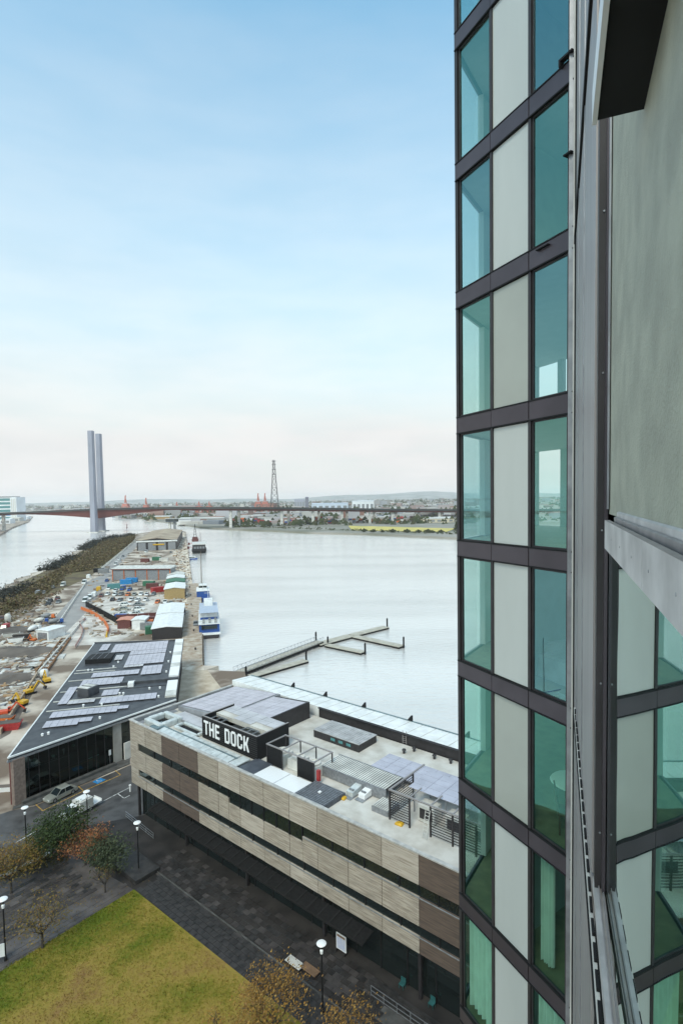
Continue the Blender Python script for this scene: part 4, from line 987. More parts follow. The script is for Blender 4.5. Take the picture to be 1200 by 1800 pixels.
q = MB(); q.beam(tuple(a_+nn*.9+Vector((0, 0, .3)))[:2]+(.32,), tuple(a_+dd*(Ln*.55)+nn*.9)[:2]+(.32,), .7, .5); H('plinth', M['foot'], q)
for i, k in enumerate((.10, .2, .32, .52)):            # pendant lamps behind the glass
    p = a_+dd*(Ln*k)-nn*.7
    q = MB(); q.lathe([(.05, 0), (.28, .05), (.28, .3), (.05, .36)], 8, (p.x, p.y, 5.3-.5*(i % 2))); q.tube((p.x, p.y, 5.6), (p.x, p.y, 6.9), .02, 4); H('pendant_lamp', M['lamp_white'], q)
for i, k in enumerate((.42, .46)):
    p = a_+dd*(Ln*k)-nn*.6; q = MB(); q.cbox((p.x, p.y, .2), (.7, .1, 3.4), 0, ang); H('banner', M['teal'], q)
q = MB(); q.box(-.15, .8, 0, .4, 67.6, 6.9); H('side_wall', M['maroon'], q)

# ------------------------------------------------------------------ warehouse, sheds and stores on the pier
def shed(name, label, cat, p, az, wd, ln, h, m, roofm, rise=1.0, group=None, doors=0, ribs=0):
    t_ = thing(name, label, cat, p, az, group)
    box_on(t_, 'wall', m, 0, 0, 0, wd, ln, h)
    q = MB(); q.hexa([(-.3, -.3, h+.01), (wd/2, -.3, h+rise), (wd/2, ln+.3, h+rise), (-.3, ln+.3, h+.01), (-.3, -.3, h+.22), (wd/2, -.3, h+rise+.22), (wd/2, ln+.3, h+rise+.22), (-.3, ln+.3, h+.22)]); q.build('roof', roofm, t_)
    q = MB(); q.hexa([(wd/2+.01, -.3, h+rise), (wd+.3, -.3, h+.01), (wd+.3, ln+.3, h+.01), (wd/2+.01, ln+.3, h+rise), (wd/2+.01, -.3, h+rise+.22), (wd+.3, -.3, h+.22), (wd+.3, ln+.3, h+.22), (wd/2+.01, ln+.3, h+rise+.22)]); q.build('roof', roofm, t_)
    q = MB(); q.poly([(0, -.001, h), (wd, -.001, h), (wd/2, -.001, h+rise)]); q.build('gable', m, t_)
    for i in range(doors):
        q = MB(); a1 = wd*(i+.12)/doors; a2 = wd*(i+.88)/doors; q.box(a1, -.12, 0, a2, -.02, h*.8); q.build('door', M['steel'], t_)
    for i in range(ribs):
        y = ln*(i+.5)/ribs; q = MB(); q.box(-.3, y-.08, h+.3, wd/2, y+.08, h+.36); q.hexa([(0, y-.08, h+.24), (wd/2, y-.08, h+rise+.22), (wd/2, y+.08, h+rise+.22), (0, y+.08, h+.24), (0, y-.08, h+.34), (wd/2, y-.08, h+rise+.32), (wd/2, y+.08, h+rise+.32), (0, y+.08, h+.34)])
    return t_
PZ = radians(14.3)
M['rust_roof'] = mat('rust_roof', (.42, .34, .24), .75, 0, col2=(.28, .21, .15), scale=.08, detail=8)
wh = shed('pier_warehouse', 'big tan roofed warehouse with dark open front at the pier end', 'warehouse', (-187, 505, 0), PZ, 35, 180, 9, M['dark_metal'], M['rust_roof'], 2.2, doors=4)
box_on(wh, 'fascia', M['white'], -.5, -.5, 7.8, 35.5, -.1, 9.2); box_on(wh, 'sign_band', M['yellow'], 14, -.8, 4.8, 24, -.55, 6.0)
q = MB(); q.hexa([(-.5, -.4, 9.22), (35.5, -.4, 9.22), (35.5, -.31, 9.22), (-.5, -.31, 9.22), (-.5, -.4, 9.6), (35.5, -.4, 9.6), (35.5, -.31, 9.6), (-.5, -.31, 9.6)]); q.build('eave', M['dark_metal'], wh)
ls = thing('workshop', 'long grey workshop with orange framed bays across the car park', 'workshop', (-132.5, 318, 0), radians(-3))
box_on(ls, 'wall', M['grey'], 0, 0, 0, 34, 9, 6.3)
q = MB(); q.hexa([(-.4, -.8, 6.32), (34.4, -.8, 6.32), (34.4, 9.4, 6.32), (-.4, 9.4, 6.32), (-.4, -.8, 6.6), (34.4, -.8, 6.6), (34.4, 9.4, 7.4), (-.4, 9.4, 7.4)]); q.build('roof', M['offwhite'], ls)
box_on(ls, 'fascia', M['maroon'], -.4, -.9, 6.0, 34.4, -.82, 6.5)
for i in range(5):
    box_on(ls, 'roller_door', M['steel'], .8+i*6.7, -.15, 0, 6.6+i*6.7, -.02, 5.5)
for i in range(6): box_on(ls, 'post', M['orange'], .1+i*6.75, -.3, 0, .5+i*6.75, -.16, 6.0)
for i in range(5):
    y0 = 252+i*14.6; p = Vector((-81.5-.277/.96*(y0-252), y0, 0))
    t_ = shed('store_hut', ['nearest tan fronted store hut beside the wharf', 'second store hut with white roof along the wharf', 'middle store hut with green striped roof', 'fourth store hut with pale roof along the wharf', 'farthest dark edged store hut by the wharf'][i], 'hut', p, PZ, 9, 11, [4.6, 3.4, 3.4, 3.4, 3.2][i], [mat('tan_wall', (.38, .27, .12), .8), M['offwhite'], M['green'], M['offwhite'], M['dark_metal']][i], [M['white'], M['white'], M['green'], M['white'], M['offwhite']][i], .7, 'store huts beside the wharf')
    box_on(t_, 'side_wall', M['dark_metal'], 9.02, 0, 0, 9.3, 11, 3)
for i, (y0, ln, lb) in enumerate(((178, 22, 'long white roofed shed nearest the dark solar roof'), (201, 20, 'white roofed shed further up the wharf beside the cars'))):
    p = Vector((-62.0-.262*(y0-178), y0, 0)); t_ = shed('wharf_shed', lb, 'shed', p, PZ, 9.2, ln, 3.6, M['dark_metal'], M['white'], .5)
    for k in range(6):
        q = MB(); q.box(-.25, ln*(k+.5)/6, 3.75, 4.6, ln*(k+.5)/6+.12, 3.95)
p = G(232, 1108); t_ = shed('white_hut', 'small white hut with pale roof beside the red containers', 'hut', p, .1, 4.4, 6, 3.4, M['white'], M['white'], .3)
p = G(214, 1106); t_ = shed('salmon_hut', 'salmon roofed hut left of the white hut', 'hut', p-Vector((1.5, 0, 0)), .1, 4.4, 5, 3.0, M['maroon'], mat('salmon', (.60, .27, .19), .7), .3)
p = G(75, 1124); t_ = shed('site_office', 'white site office cabin beside the orange loader', 'cabin', p-Vector((2, 0, 0)), -.3, 5, 7, 3.0, M['white'], M['white'], .2, doors=1)
def container(label, px, py, m, rz=0, ln=6.1, h=2.6, wd=2.44, group='containers and bins in the yard'):
    p = G(px, py); t_ = thing('shipping_container', label, 'container', p, rz, group)
    box_on(t_, 'body', m, -ln/2, -wd/2, .05, ln/2, wd/2, h)
    q = MB()
    for k in range(int(ln/.45)): q.box(-ln/2+.15+k*.45, -wd/2-.05, .15, -ln/2+.35+k*.45, -wd/2-.003, h-.1)
    q.build('corrugation', m, t_)
    box_on(t_, 'door', m, ln/2+.004, -wd/2+.1, .15, ln/2+.06, wd/2-.1, h-.1)
    return t_
for a in (('dark red container right of the white hut', 245, 1101, M['red'], .1), ('orange red container beside the dark red one', 254, 1103, M['orange'], .25), ('maroon container against the car park wall', 268, 1096, M['maroon'], .0), ('green bin with lid near the long white shed', 272, 1113, M['green'], .4), ('grey container below the maroon one', 263, 1107, M['grey'], -.3), ('long bright blue container in front of the workshop', 232, 1024, M['bright_blue'], .05), ('second bright blue container by the workshop doors', 222, 1027, M['bright_blue'], .1), ('teal container left of the blue containers', 200, 1035, M['teal'], .4), ('green container behind the workshop', 275, 985, M['green'], .05), ('white container behind the workshop', 288, 987, M['offwhite'], .05), ('dark container at the back yard left end', 255, 988, M['maroon'], 0),
          ('red container in the far corner of the car park', 277, 1041, M['red'], .8), ('brown container beside the far corner pile', 268, 1034, M['maroon'], .2), ('dark green container by the workshop right end', 262, 1030, M['green'], -.2), ('black container at the edge of the scrub bank', 174, 1006, M['black'], .1), ('grey container beside the road at the scrub', 182, 1007, M['grey'], .1)):
    container(*a)
for (a_, c_, h, m, lb) in (((151, 1066), (206, 1096), 2.2, M['black'], 'long black hoarding fence between the car park and the yard'), ((204, 1093), (280, 1088), 2.6, M['maroon'], 'maroon wall along the lower edge of the car park'), ((178, 1002), (238, 951), 1.6, M['offwhite'], 'pale concrete wall along the scrub bank'), ((152, 1024), (104, 1096), .9, M['offwhite'], 'pale concrete barrier line beside the pier road'), ((0, 1292), (66, 1187), 1.0, mat('timber_wall', (.42, .33, .24), .8), 'timber topped retaining wall along the excavation'), ((68, 1185), (150, 1088), .9, M['offwhite'], 'pale barrier wall running beside the dark roofed hall')):
    p, q_ = G(*a_), G(*c_); d_ = q_-p; n = max(4, int(d_.length/4.5)); t_ = thing('barrier_wall', lb, 'wall', p)
    for i in range(n):
        A_, B2 = d_*(i/n+.004), d_*((i+1)/n-.004); q = MB(); q.beam((A_.x, A_.y, h/2), (B2.x, B2.y, h/2), .35, h*random.uniform(.93, 1.05)); q.build('panel', m, t_)
ob = [G(143, 1071), G(160, 1078), G(172, 1085), G(182, 1093), G(188, 1101), G(191, 1108), G(188, 1115), G(187, 1121)]
t_ = thing('orange_barrier', 'curving line of orange water filled barriers in the yard', 'barrier', ob[0])
for a_, c_ in zip(ob, ob[1:]):
    n = max(1, int((c_-a_).length/2.2))
    for i in range(n):
        p = a_+(c_-a_)*(i/n)-ob[0]; q_ = a_+(c_-a_)*((i+.92)/n)-ob[0]; s = (q_-p).normalized().cross(Vector((0, 0, 1)))*.35; q = MB()
        q.hexa([p-s, p+s, q_+s, q_-s, p-s*.5+Vector((0, 0, 1.15)), p+s*.5+Vector((0, 0, 1.15)), q_+s*.5+Vector((0, 0, 1.15)), q_-s*.5+Vector((0, 0, 1.15))]); q.build('barrier_segment', M['orange'] if a_ != ob[-2] else M['yellow'], t_)
ob = [G(150, 1090), G(140, 1098), G(146, 1110), G(143, 1122), G(132, 1140)]
t_ = thing('safety_fence', 'faded pink mesh safety fence at the left of the pale yard', 'fence', ob[0]); M['pink'] = mat('pink_mesh', (.50, .30, .27), .8)
for a_, c_ in zip(ob, ob[1:]):
    p, q_ = a_-ob[0], c_-ob[0]; q = MB(); q.beam(p+Vector((0, 0, .6)), q_+Vector((0, 0, .6)), .05, .9); q.build('mesh', M['pink'], t_); q = MB(); q.box(p.x-.06, p.y-.06, 0, p.x+.06, p.y+.06, 1.3); q.build('post', M['dark_metal'], t_)
# sheet-piled trench and foundation slabs in the cleared ground
M['pile'] = mat('sheet_pile', (.25, .13, .06), .85, 0, scale=3)
p, q_ = G(73, 1183), G(117, 1124); d_ = q_-p; n = 20; s = d_.normalized().cross(Vector((0, 0, 1)))
t_ = thing('piled_trench', 'straight trench lined with rusty brown sheet piles', 'trench', p)
for i in range(n):
    for sd_ in (-1, 1):
        A_ = d_*(i/n)+s*1.3*sd_; B2 = d_*((i+.9)/n)+s*1.3*sd_; q = MB(); q.beam(A_+Vector((0, 0, .35)), B2+Vector((0, 0, .35)), .3, .7+random.random()*.3); q.build('sheet_pile', M['pile'], t_)
    if i % 2: q = MB(); A_ = d_*((i+.5)/n); q.beam(A_-s*1.2+Vector((0, 0, .5)), A_+s*1.2+Vector((0, 0, .5)), .3, .3); q.build('strut', M['wood'], t_)
for i, (x, y, a, b_) in enumerate(((88, 1137, 9, 4), (80, 1158, 10, 5), (60, 1172, 8, 7), (38, 1180, 10, 6), (20, 1205, 8, 6), (95, 1128, 7, 2), (30, 1160, 9, 5))):
    p = G(x, y); q = MB(); q.cbox((0, 0, 0), (a, b_, .35), 0, PZ+.05); o = q.build('foundation_slab', M['pale_concrete']); o.location = p; tag(o, 'pale concrete foundation slab in the cleared ground, %s' % ['nearest the trench top', 'beside the trench', 'in the middle', 'left of the middle', 'lowest at the left', 'narrow one at the trench end', 'thin one at the left'][i], 'slab', 'foundation slabs on the building site')

# ------------------------------------------------------------------ vehicles
def car_meshes(L=4.6, W=1.8, Hh=1.45, kind='sedan'):
    st = {'sedan': [(-.5, .30, .62, .80), (-.47, .2, .74, .92), (-.30, .18, .80, 1), (-.02, .18, .84, 1), (.30, .18, .80, 1), (.44, .2, .70, .94), (.5, .3, .56, .78)],
          'van': [(-.5, .25, 1.0, .92), (-.47, .2, 1.05, 1), (-.2, .18, 1.1, 1), (.1, .18, 1.1, 1), (.32, .18, 1.05, 1), (.45, .2, .92, .96), (.5, .3, .7, .85)]}[kind]
    b = MB(); k = 0
    for (x, zl, zb, wf) in st:
        w_ = W/2*wf; x *= L
        b.v += [(x, -w_*.9, zl), (x, -w_, zl+.12), (x, -w_*.97, zb), (x, w_*.97, zb), (x, w_, zl+.12), (x, w_*.9, zl)]
    n = len(st)
    for q in range(n-1):
        for i in range(6):
            j = (i+1) % 6; b.f.append((q*6+i, q*6+j, q*6+6+j, q*6+6+i)); b.mi.append(0)
    b.f.append((0, 1, 2, 3, 4, 5)); b.mi.append(0); b.f.append(tuple((n-1)*6+i for i in (5, 4, 3, 2, 1, 0))); b.mi.append(0)
    c = MB()
    if kind == 'sedan': x0, x1, y0, y1, zb = -.36*L, .24*L, -.24*L, .06*L, .80
    else: x0, x1, y0, y1, zb = -.49*L, .38*L, -.48*L, .24*L, 1.04
    wb, wt = W/2*.93, W/2*.76
    c.hexa([(x0, -wb, zb), (x1, -wb, zb), (x1, wb, zb), (x0, wb, zb), (y0, -wt, Hh-.04), (y1, -wt, Hh-.04), (y1, wt, Hh-.04), (y0, wt, Hh-.04)])
    r = MB(); r.hexa([(y0-.05, -wt-.02, Hh-.04), (y1+.05, -wt-.02, Hh-.04), (y1+.05, wt+.02, Hh-.04), (y0-.05, wt+.02, Hh-.04), (y0+.1, -wt+.08, Hh+.02), (y1-.1, -wt+.08, Hh+.02), (y1-.1, wt-.08, Hh+.02), (y0+.1, wt-.08, Hh+.02)])
    if kind == 'sedan':
        for sgn in (-1, 1):
            r.hexa([(-.07*L, sgn*(wb-.02), zb), (-.05*L, sgn*(wb-.02), zb), (-.05*L, sgn*(wb+.012), zb), (-.07*L, sgn*(wb+.012), zb), (-.07*L, sgn*(wt-.02), Hh-.03), (-.05*L, sgn*(wt-.02), Hh-.03), (-.05*L, sgn*(wt+.015), Hh-.03), (-.07*L, sgn*(wt+.015), Hh-.03)])
            for (xa, ya) in ((x0, y0), (x1, y1)): r.beam((xa, sgn*(wb-.01), zb), (ya, sgn*(wt-.005), Hh-.03), .07, .06)
    else: r.box(x0-.01, -wb-.012, zb, .08*L, wb+.012, Hh-.05)
    w2 = MB(); w2.T = Matrix.Rotation(pi/2, 4, 'X'); w2.lathe([(.22, -.1), (.33, -.1), (.33, .1), (.22, .1)], 14)
    h2 = MB(); h2.T = Matrix.Rotation(pi/2, 4, 'X'); h2.lathe([(.05, -.11), (.2, -.105), (.2, .105), (.05, .11)], 10)
    l2 = MB(); l2.box(-.03, -.17, 0, .03, .17, .12)
    return dict(body=b.mesh('body', M['white']), glass=c.mesh('window', M['car_glass']), roof=r.mesh('roof', M['white']), wheel=w2.mesh('wheel', M['tyre']), rim=h2.mesh('rim', M['steel']), light=l2.mesh('headlight', M['lamp_white']), L=L, W=W)
CM = {'sedan': car_meshes(), 'van': car_meshes(5.2, 1.95, 2.1, 'van')}
def car(label, p, az, m, kind='sedan', cat='car', group=None, name='parked_car', sc=1):
    c = CM[kind]; t_ = thing(name, label, cat, p, az, group); t_.scale = (sc, sc, sc)
    o = inst('body', c['body'], t_, m=m)
    if kind == 'sedan' and False: pass
    inst('roof', c['roof'], t_, m=m); inst('window', c['glass'], t_)
    for sx in (-.30, .31):
        for sy in (-1, 1):
            wl = inst('wheel', c['wheel'], t_, (sx*c['L'], sy*(c['W']/2-.1), .33)); inst('rim', c['rim'], wl)
    for sy in (-1, 1): inst('headlight', c['light'], t_, (c['L']*.485, sy*c['W']*.32, .5))
    return t_
p = G(107, 1404); u_ = (G(212, 1362)-G(75, 1432)); u_.z = 0; ua = atan2(u_.y, u_.x)
car('silver green sedan parked in the yellow marked bay by the hall', G(107, 1401), ua+pi, M['silver'], 'sedan', sc=1.04)
# white ute with canopy and trailer bed
ut = thing('utility_truck', 'white utility truck with boxy canopy parked beside the green tree', 'truck', G(136, 1432), ua+pi)
cb_ = MB(); cb_.hexa([(.2, -.88, .35), (2.5, -.88, .35), (2.5, .88, .35), (.2, .88, .35), (.2, -.9, .95), (2.45, -.84, .85), (2.45, .84, .85), (.2, .9, .95)]); cb_.build('body', M['white'], ut, bevel=.08)
cb_ = MB(); cb_.hexa([(.25, -.82, .96), (1.6, -.82, .93), (1.6, .82, .93), (.25, .82, .96), (.4, -.7, 1.62), (1.05, -.7, 1.62), (1.05, .7, 1.62), (.4, .7, 1.62)]); cb_.build('window', M['car_glass'], ut)
cb_ = MB(); cb_.hexa([(.3, -.74, 1.62), (1.12, -.74, 1.62), (1.12, .74, 1.62), (.3, .74, 1.62), (.36, -.66, 1.68), (1.0, -.66, 1.68), (1.0, .66, 1.68), (.36, .66, 1.68)]); cb_.build('roof', M['white'], ut)
cb_ = MB(); cb_.box(-2.0, -.95, .5, .15, .95, 1.95); cb_.build('canopy', M['offwhite'], ut, bevel=.05)
cb_ = MB(); cb_.box(-1.7, -.7, 1.96, -.2, .7, 2.1); cb_.build('roof_rack', M['white'], ut)
cb_ = MB(); cb_.box(-3.4, -.9, .6, -2.05, .9, .72); cb_.box(-3.4, -.9, .72, -3.35, .9, 1.0); cb_.build('tray', M['white'], ut)
for sx in (-1.5, 1.7):
    for sy in (-1, 1):
        wl = inst('wheel', CM['sedan']['wheel'], ut, (sx, sy*.85, .33)); inst('rim', CM['sedan']['rim'], wl)
for sy in (-1, 1): inst('headlight', CM['sedan']['light'], ut, (2.48, sy*.6, .6))

Wt, Sv, Gy, Bk, Bl = M['white'], M['silver'], M['grey'], M['dark_metal'], M['blue']
rows = [('back row', 1046, [(189, Wt), (202, Wt), (213, Gy), (236, Sv), (248, Wt), (258, Wt), (270, Gy)], pi/2, 'car'),
        ('second row', 1056, [(198, Bk), (211, Gy), (231, Wt), (242, Wt), (256, Wt)], pi/2, 'car')]
ordw = ['first', 'second', 'third', 'fourth', 'fifth', 'sixth', 'seventh']
cn_ = {id(Wt): 'white', id(Sv): 'silver', id(Gy): 'grey', id(Bk): 'black', id(Bl): 'blue', id(M['yellow']): 'yellow', id(M['orange']): 'orange', id(M['red']): 'red', id(M['bright_blue']): 'bright blue', id(M['maroon']): 'maroon', id(M['offwhite']): 'cream', id(M['teal']): 'teal'}
for rn, y, lst, az, c in rows:
    for i, (x, m) in enumerate(lst):
        car('%s car, %s from the left in the %s of the car park' % (cn_[id(m)], ordw[i], rn), G(x, y+(i % 2)*.8), -az+random.uniform(-.08, .08)+.1, m, 'sedan', 'car', 'cars in the car park', sc=1.0)
for i, (y, pr) in enumerate(((1065, [(220, Wt), (244, Gy)]), (1073, [(219, Sv), (243, Wt)]), (1081, [(219, Wt), (241, Wt)]), (1090, [(216, Bl), (239, Wt)]))):
    for j, (x, m) in enumerate(pr):
        car('%s car %s, %s pair up from the maroon wall' % (cn_[id(m)], ['on the left', 'on the right'][j], ['fourth', 'third', 'second', 'first'][i]), G(x, y), random.uniform(-.1, .1)+pi*.03, m, 'sedan' if (i, j) != (3, 0) else 'van', 'car', 'cars in the lower pairs of the car park', sc=1.12)
misc = [(150, 1058, Wt, 'van', 'white van at the left edge of the car park, nearest the road'), (158, 1053, Wt, 'van', 'white van behind the first one at the car park edge'), (166, 1048, Wt, 'van', 'white van farthest up the left edge of the car park'), (174, 1038, M['yellow'], 'van', 'yellow van at the upper left corner of the car park'), (178, 1049, M['maroon'], 'sedan', 'maroon car below the yellow van'),
        (225, 1047, M['orange'], 'sedan', 'orange car in the back row between grey and silver ones'), (216, 1037, Bl, 'van', 'blue van behind the back row'), (228, 1038, Bl, 'sedan', 'dark blue car beside the blue van'), (203, 1040, Wt, 'sedan', 'white car under the teal container'), (191, 1036, Wt, 'sedan', 'white car by the yard entrance'), (188, 1022, Bl, 'sedan', 'dark blue car left of the workshop'),
        (148, 1026, Wt, 'van', 'white truck on the pier road with red tail'), (156, 1016, Wt, 'van', 'white van further up the pier road'), (111, 1030, M['offwhite'], 'van', 'cream van parked beside the scrub bank'), (93, 1034, Gy, 'sedan', 'grey car by the scrub bank'), (67, 1045, Gy, 'van', 'long grey van parked left of the scrub track'), (77, 1044, Gy, 'sedan', 'blue grey car next to the long van'),
        (101, 1054, M['maroon'], 'sedan', 'maroon car in the line below the barrier'), (88, 1058, Bk, 'sedan', 'black car leading the line beside the track'), (85, 1064, Bk, 'sedan', 'second black car of the line beside the track'), (103, 1060, Gy, 'sedan', 'grey car inside the pale barrier'), (9, 1108, M['red'], 'van', 'red pickup at the far left of the cleared ground'), (4, 1090, M['maroon'], 'sedan', 'maroon car cut off by the left edge'),
        (300, 1062, Gy, 'sedan', 'grey car above the white wharf shed'), (290, 1060, Wt, 'sedan', 'white car beside the wharf shed end'), (322, 1080, Gy, 'van', 'grey van on the wharf by the white shed'), (293, 1072, Wt, 'sedan', 'white car parked between the wharf sheds'), (277, 1060, M['orange'], 'sedan', 'orange car at the right of the car park'),
        (257, 971, Wt, 'van', 'white truck in front of the big warehouse'), (300, 972, Gy, 'sedan', 'grey car at the warehouse corner'), (210, 985, Wt, 'sedan', 'white car on the side road by the pale wall'), (216, 979, Gy, 'sedan', 'grey car farther up the side road'), (204, 993, Wt, 'van', 'white van at the foot of the side road'), (352, 1099, Gy, 'sedan', 'grey car on the wharf beside the ferry')]
for x, y, m, k, lb in misc:
    if x == 352: x = 344
    car(lb, G(x, y), random.choice((PZ+pi/2, PZ-pi/2)) if x < 200 or x > 285 else -pi/2+.1, m, k, 'car' if k == 'sedan' else ('truck' if 'truck' in lb or 'pickup' in lb else 'van'))
# concrete agitator trucks and loaders at the left
def mixer(label, px, py, az, cabm, drm):
    t_ = thing('mixer_truck', label, 'mixer truck', G(px, py), az); t_.scale = (.62, .62, .62)
    box_on(t_, 'chassis', M['dark_metal'], -4, -1.0, .6, 4, 1.0, .95)
    q = MB(); q.hexa([(2.3, -1.15, .7), (4.3, -1.15, .7), (4.3, 1.15, .7), (2.3, 1.15, .7), (2.3, -1.1, 2.9), (4.0, -1.1, 2.9), (4.0, 1.1, 2.9), (2.3, 1.1, 2.9)]); q.build('cab', cabm, t_, bevel=.12)
    q = MB(); q.box(4.05, -1.0, 1.8, 4.28, 1.0, 2.5); q.build('windscreen', M['car_glass'], t_)
    q = MB(); q.T = Matrix.Translation((-1, 0, 2.2)) @ Matrix.Rotation(-.16, 4, 'Y') @ Matrix.Rotation(pi/2, 4, 'Y'); q.lathe([(.5, -2.9), (1.1, -1.6), (1.35, 0), (1.2, 1.6), (.6, 2.7)], 14); q.build('drum', drm, t_, smooth=True)
    for sx in (-3, -1.8, 3.0):
        for sy in (-1, 1):
            o = inst('wheel', CM['sedan']['wheel'], t_, (sx, sy*1.0, .5)); o.scale = (1.5, 1.5, 1.5)
    return t_
mixer('white concrete truck with blue cab by the barrier end', 72, 1096, .3, M['blue'], M['offwhite'])
mixer('concrete truck with orange cab and pale drum', 84, 1088, .2, M['orange'], M['grey'])
mixer('concrete truck with blue cab at the right of the three', 98, 1097, .6, M['blue'], M['grey'])
mixer('white concrete truck with white cab among site clutter', 60, 1110, 1.2, M['white'], M['white'])
def excavator(label, px, py, az, m, reach=6., sc=.58):
    t_ = thing('excavator', label, 'excavator', G(px, py), az); t_.scale = (sc,)*3
    for sy in (-1, 1):
        q = MB(); q.hexa([(-1.6, sy*1.15-.28, 0), (1.6, sy*1.15-.28, 0), (1.6, sy*1.15+.28, 0), (-1.6, sy*1.15+.28, 0), (-2.0, sy*1.15-.28, .8), (2.0, sy*1.15-.28, .8), (2.0, sy*1.15+.28, .8), (-2.0, sy*1.15+.28, .8)]); q.build('track', M['tyre'], t_)
    box_on(t_, 'undercarriage', M['dark_metal'], -1, -.85, .35, 1, .85, .95)
    q = MB(); q.box(-2.4, -1.3, 1.0, .6, 1.3, 2.1); q.build('house', m, t_, bevel=.1)
    q = MB(); q.hexa([(.3, .3, 1.1), (1.7, .3, 1.1), (1.7, 1.25, 1.1), (.3, 1.25, 1.1), (.3, .35, 2.9), (1.3, .35, 2.9), (1.3, 1.2, 2.9), (.3, 1.2, 2.9)]); c_ = q.build('cab', m, t_); 
    q = MB(); q.box(.45, .27, 1.9, 1.4, 1.29, 2.75); q.build('window', M['car_glass'], t_)
    a, b2, c2 = Vector((.9, -.2, 1.7)), Vector((reach*.55, -.2, 4.6)), Vector((reach, -.2, 1.6))
    q = MB(); q.beam(a, b2, .45, .55); q.build('boom', m, t_); q = MB(); q.beam(b2, c2, .35, .4); q.build('stick', m, t_)
    q = MB(); q.hexa([c2+Vector((-.9, -.6, -.9)), c2+Vector((.1, -.6, -1.2)), c2+Vector((.1, .6, -1.2)), c2+Vector((-.9, .6, -.9)), c2+Vector((-.3, -.6, .1)), c2+Vector((.5, -.6, 0)), c2+Vector((.5, .6, 0)), c2+Vector((-.3, .6, .1))]); q.build('bucket', M['dark_metal'], t_)
    q = MB(); q.tube(a+Vector((.3, 0, .1)), (a+b2)/2+Vector((0, 0, .2)), .12); q.build('ram', M['steel'], t_)
    return t_
excavator('yellow excavator beside the trench end with white tank behind', 82, 1200, 2.3, M['yellow'])
excavator('middle yellow excavator with arm folded over the spoil', 54, 1220, 1.0, M['yellow'])
excavator('lowest yellow excavator on the dark spoil bank', 38, 1240, 2.8, M['yellow'], 5)
excavator('orange excavator at the left edge of the building site', 12, 1258, .4, mat('deep_orange', (.65, .09, .03), .5), 6)
excavator('small orange loader beside the white site office', 58, 1128, 2.9, M['orange'], 4, .5)
q = MB(); q.lathe([(.9, 0), (1.0, .4), (1.0, 1.5), (.8, 1.9), (.2, 2.1)], 14); o = q.build('water_tank', M['white'], smooth=True); o.location = G(78, 1190); tag(o, 'round white tank standing behind the upper yellow excavator', 'tank')
q = MB(); q.lathe([(1.1, 0), (1.1, 2.6), (.7, 3.2), (.2, 3.4)], 14); o = q.build('silo', M['offwhite'], smooth=True); o.location = G(14, 1094); tag(o, 'pale cement silo near the left edge above the red pickup', 'silo')
for i, (x, y, m, rz, s_) in enumerate(((14, 1282, 'red', .3, 1), (6, 1270, 'orange', .1, .8), (22, 1277, 'offwhite', .4, .7), (20, 1120, 'offwhite', .5, 1), (28, 1128, 'white', .4, .9), (38, 1122, 'dark_metal', .3, 1), (32, 1210, 'white', .2, .5), (45, 1180, 'offwhite', .1, .6), (10, 1390, 'white', .1, .5))):
    t_ = thing('skip_bin', ['red waste skip at the left edge by the excavation', 'orange waste skip above the red skip', 'cream skip right of the red skip', 'cream skip among site clutter at the left', 'white skip beside the cream skip', 'dark skip right of the white skip', 'small white bin by the middle excavator', 'small cream bin above the trench end', 'white bin at the left street edge'][i], 'skip', G(x, y), rz, 'skips on the building site')
    q = MB(); q.hexa([(-2*s_, -1*s_, 0), (2*s_, -1*s_, 0), (2*s_, 1*s_, 0), (-2*s_, 1*s_, 0), (-2.6*s_, -1.1*s_, 1.4*s_), (2.6*s_, -1.1*s_, 1.4*s_), (2.6*s_, 1.1*s_, 1.4*s_), (-2.6*s_, 1.1*s_, 1.4*s_)]); q.build('bin', M[m], t_)
    q = MB(); q.box(-2.4*s_, -.95*s_, 1.41*s_, 2.4*s_, .95*s_, 1.5*s_); q.build('load', M['mud'], t_)
# clutter on the cleared ground: offcuts, pallets, pipes (uncountable)
M['junk'] = leaf_mat('site_clutter', [(.55, .52, .47), (.30, .24, .18), (.12, .10, .09), (.45, .40, .33), (.62, .61, .58), (.18, .10, .07), (.4, .25, .12), (.25, .27, .3)], .8)
jb = MB()
for i in range(2600):
    k = random.random()
    if k < .62: x, y = random.uniform(0, 130), random.uniform(1045, 1290)
    elif k < .8: x, y = random.uniform(150, 300), random.uniform(960, 1120)
    else: x, y = random.uniform(305, 326), random.uniform(945, 1075)
    if k < .62 and (x > 128-(y-1110)*.75 and y > 1110): continue
    if k < .62 and x > 95 and y < 1120: continue
    if k < .62 and y < 1075 and x < 60 and random.random() < .5: continue
    p = G(x, y, .02); s = 1 if k < .8 else .9
    jb.cbox(p, (random.uniform(.4, 3.4)*s, random.uniform(.2, 1.2)*s, random.uniform(.1, .7)), 0, random.random()*pi)
tag(jb.build('site_clutter', M['junk']), label='loose timber, pallets and offcuts strewn over the pier ground', cat='clutter', kind='stuff')
# rows of small posts and bollards along the wharf
for i in range(12):
    y0 = 165+i*24.; x = -39.5-.2863*(y0-149.5); x -= .6
    t_ = thing('bollard', 'small dark mooring bollard on the wharf edge, %s from the near end' % ORD[i], 'bollard', (x, y0, .05), 0, 'mooring bollards along the wharf edge')
    q = MB(); q.lathe([(.3, 0), (.22, .1), (.2, .5), (.34, .6), (.3, .78), (.1, .82)], 8); q.build('post', M['dark_metal'], t_)
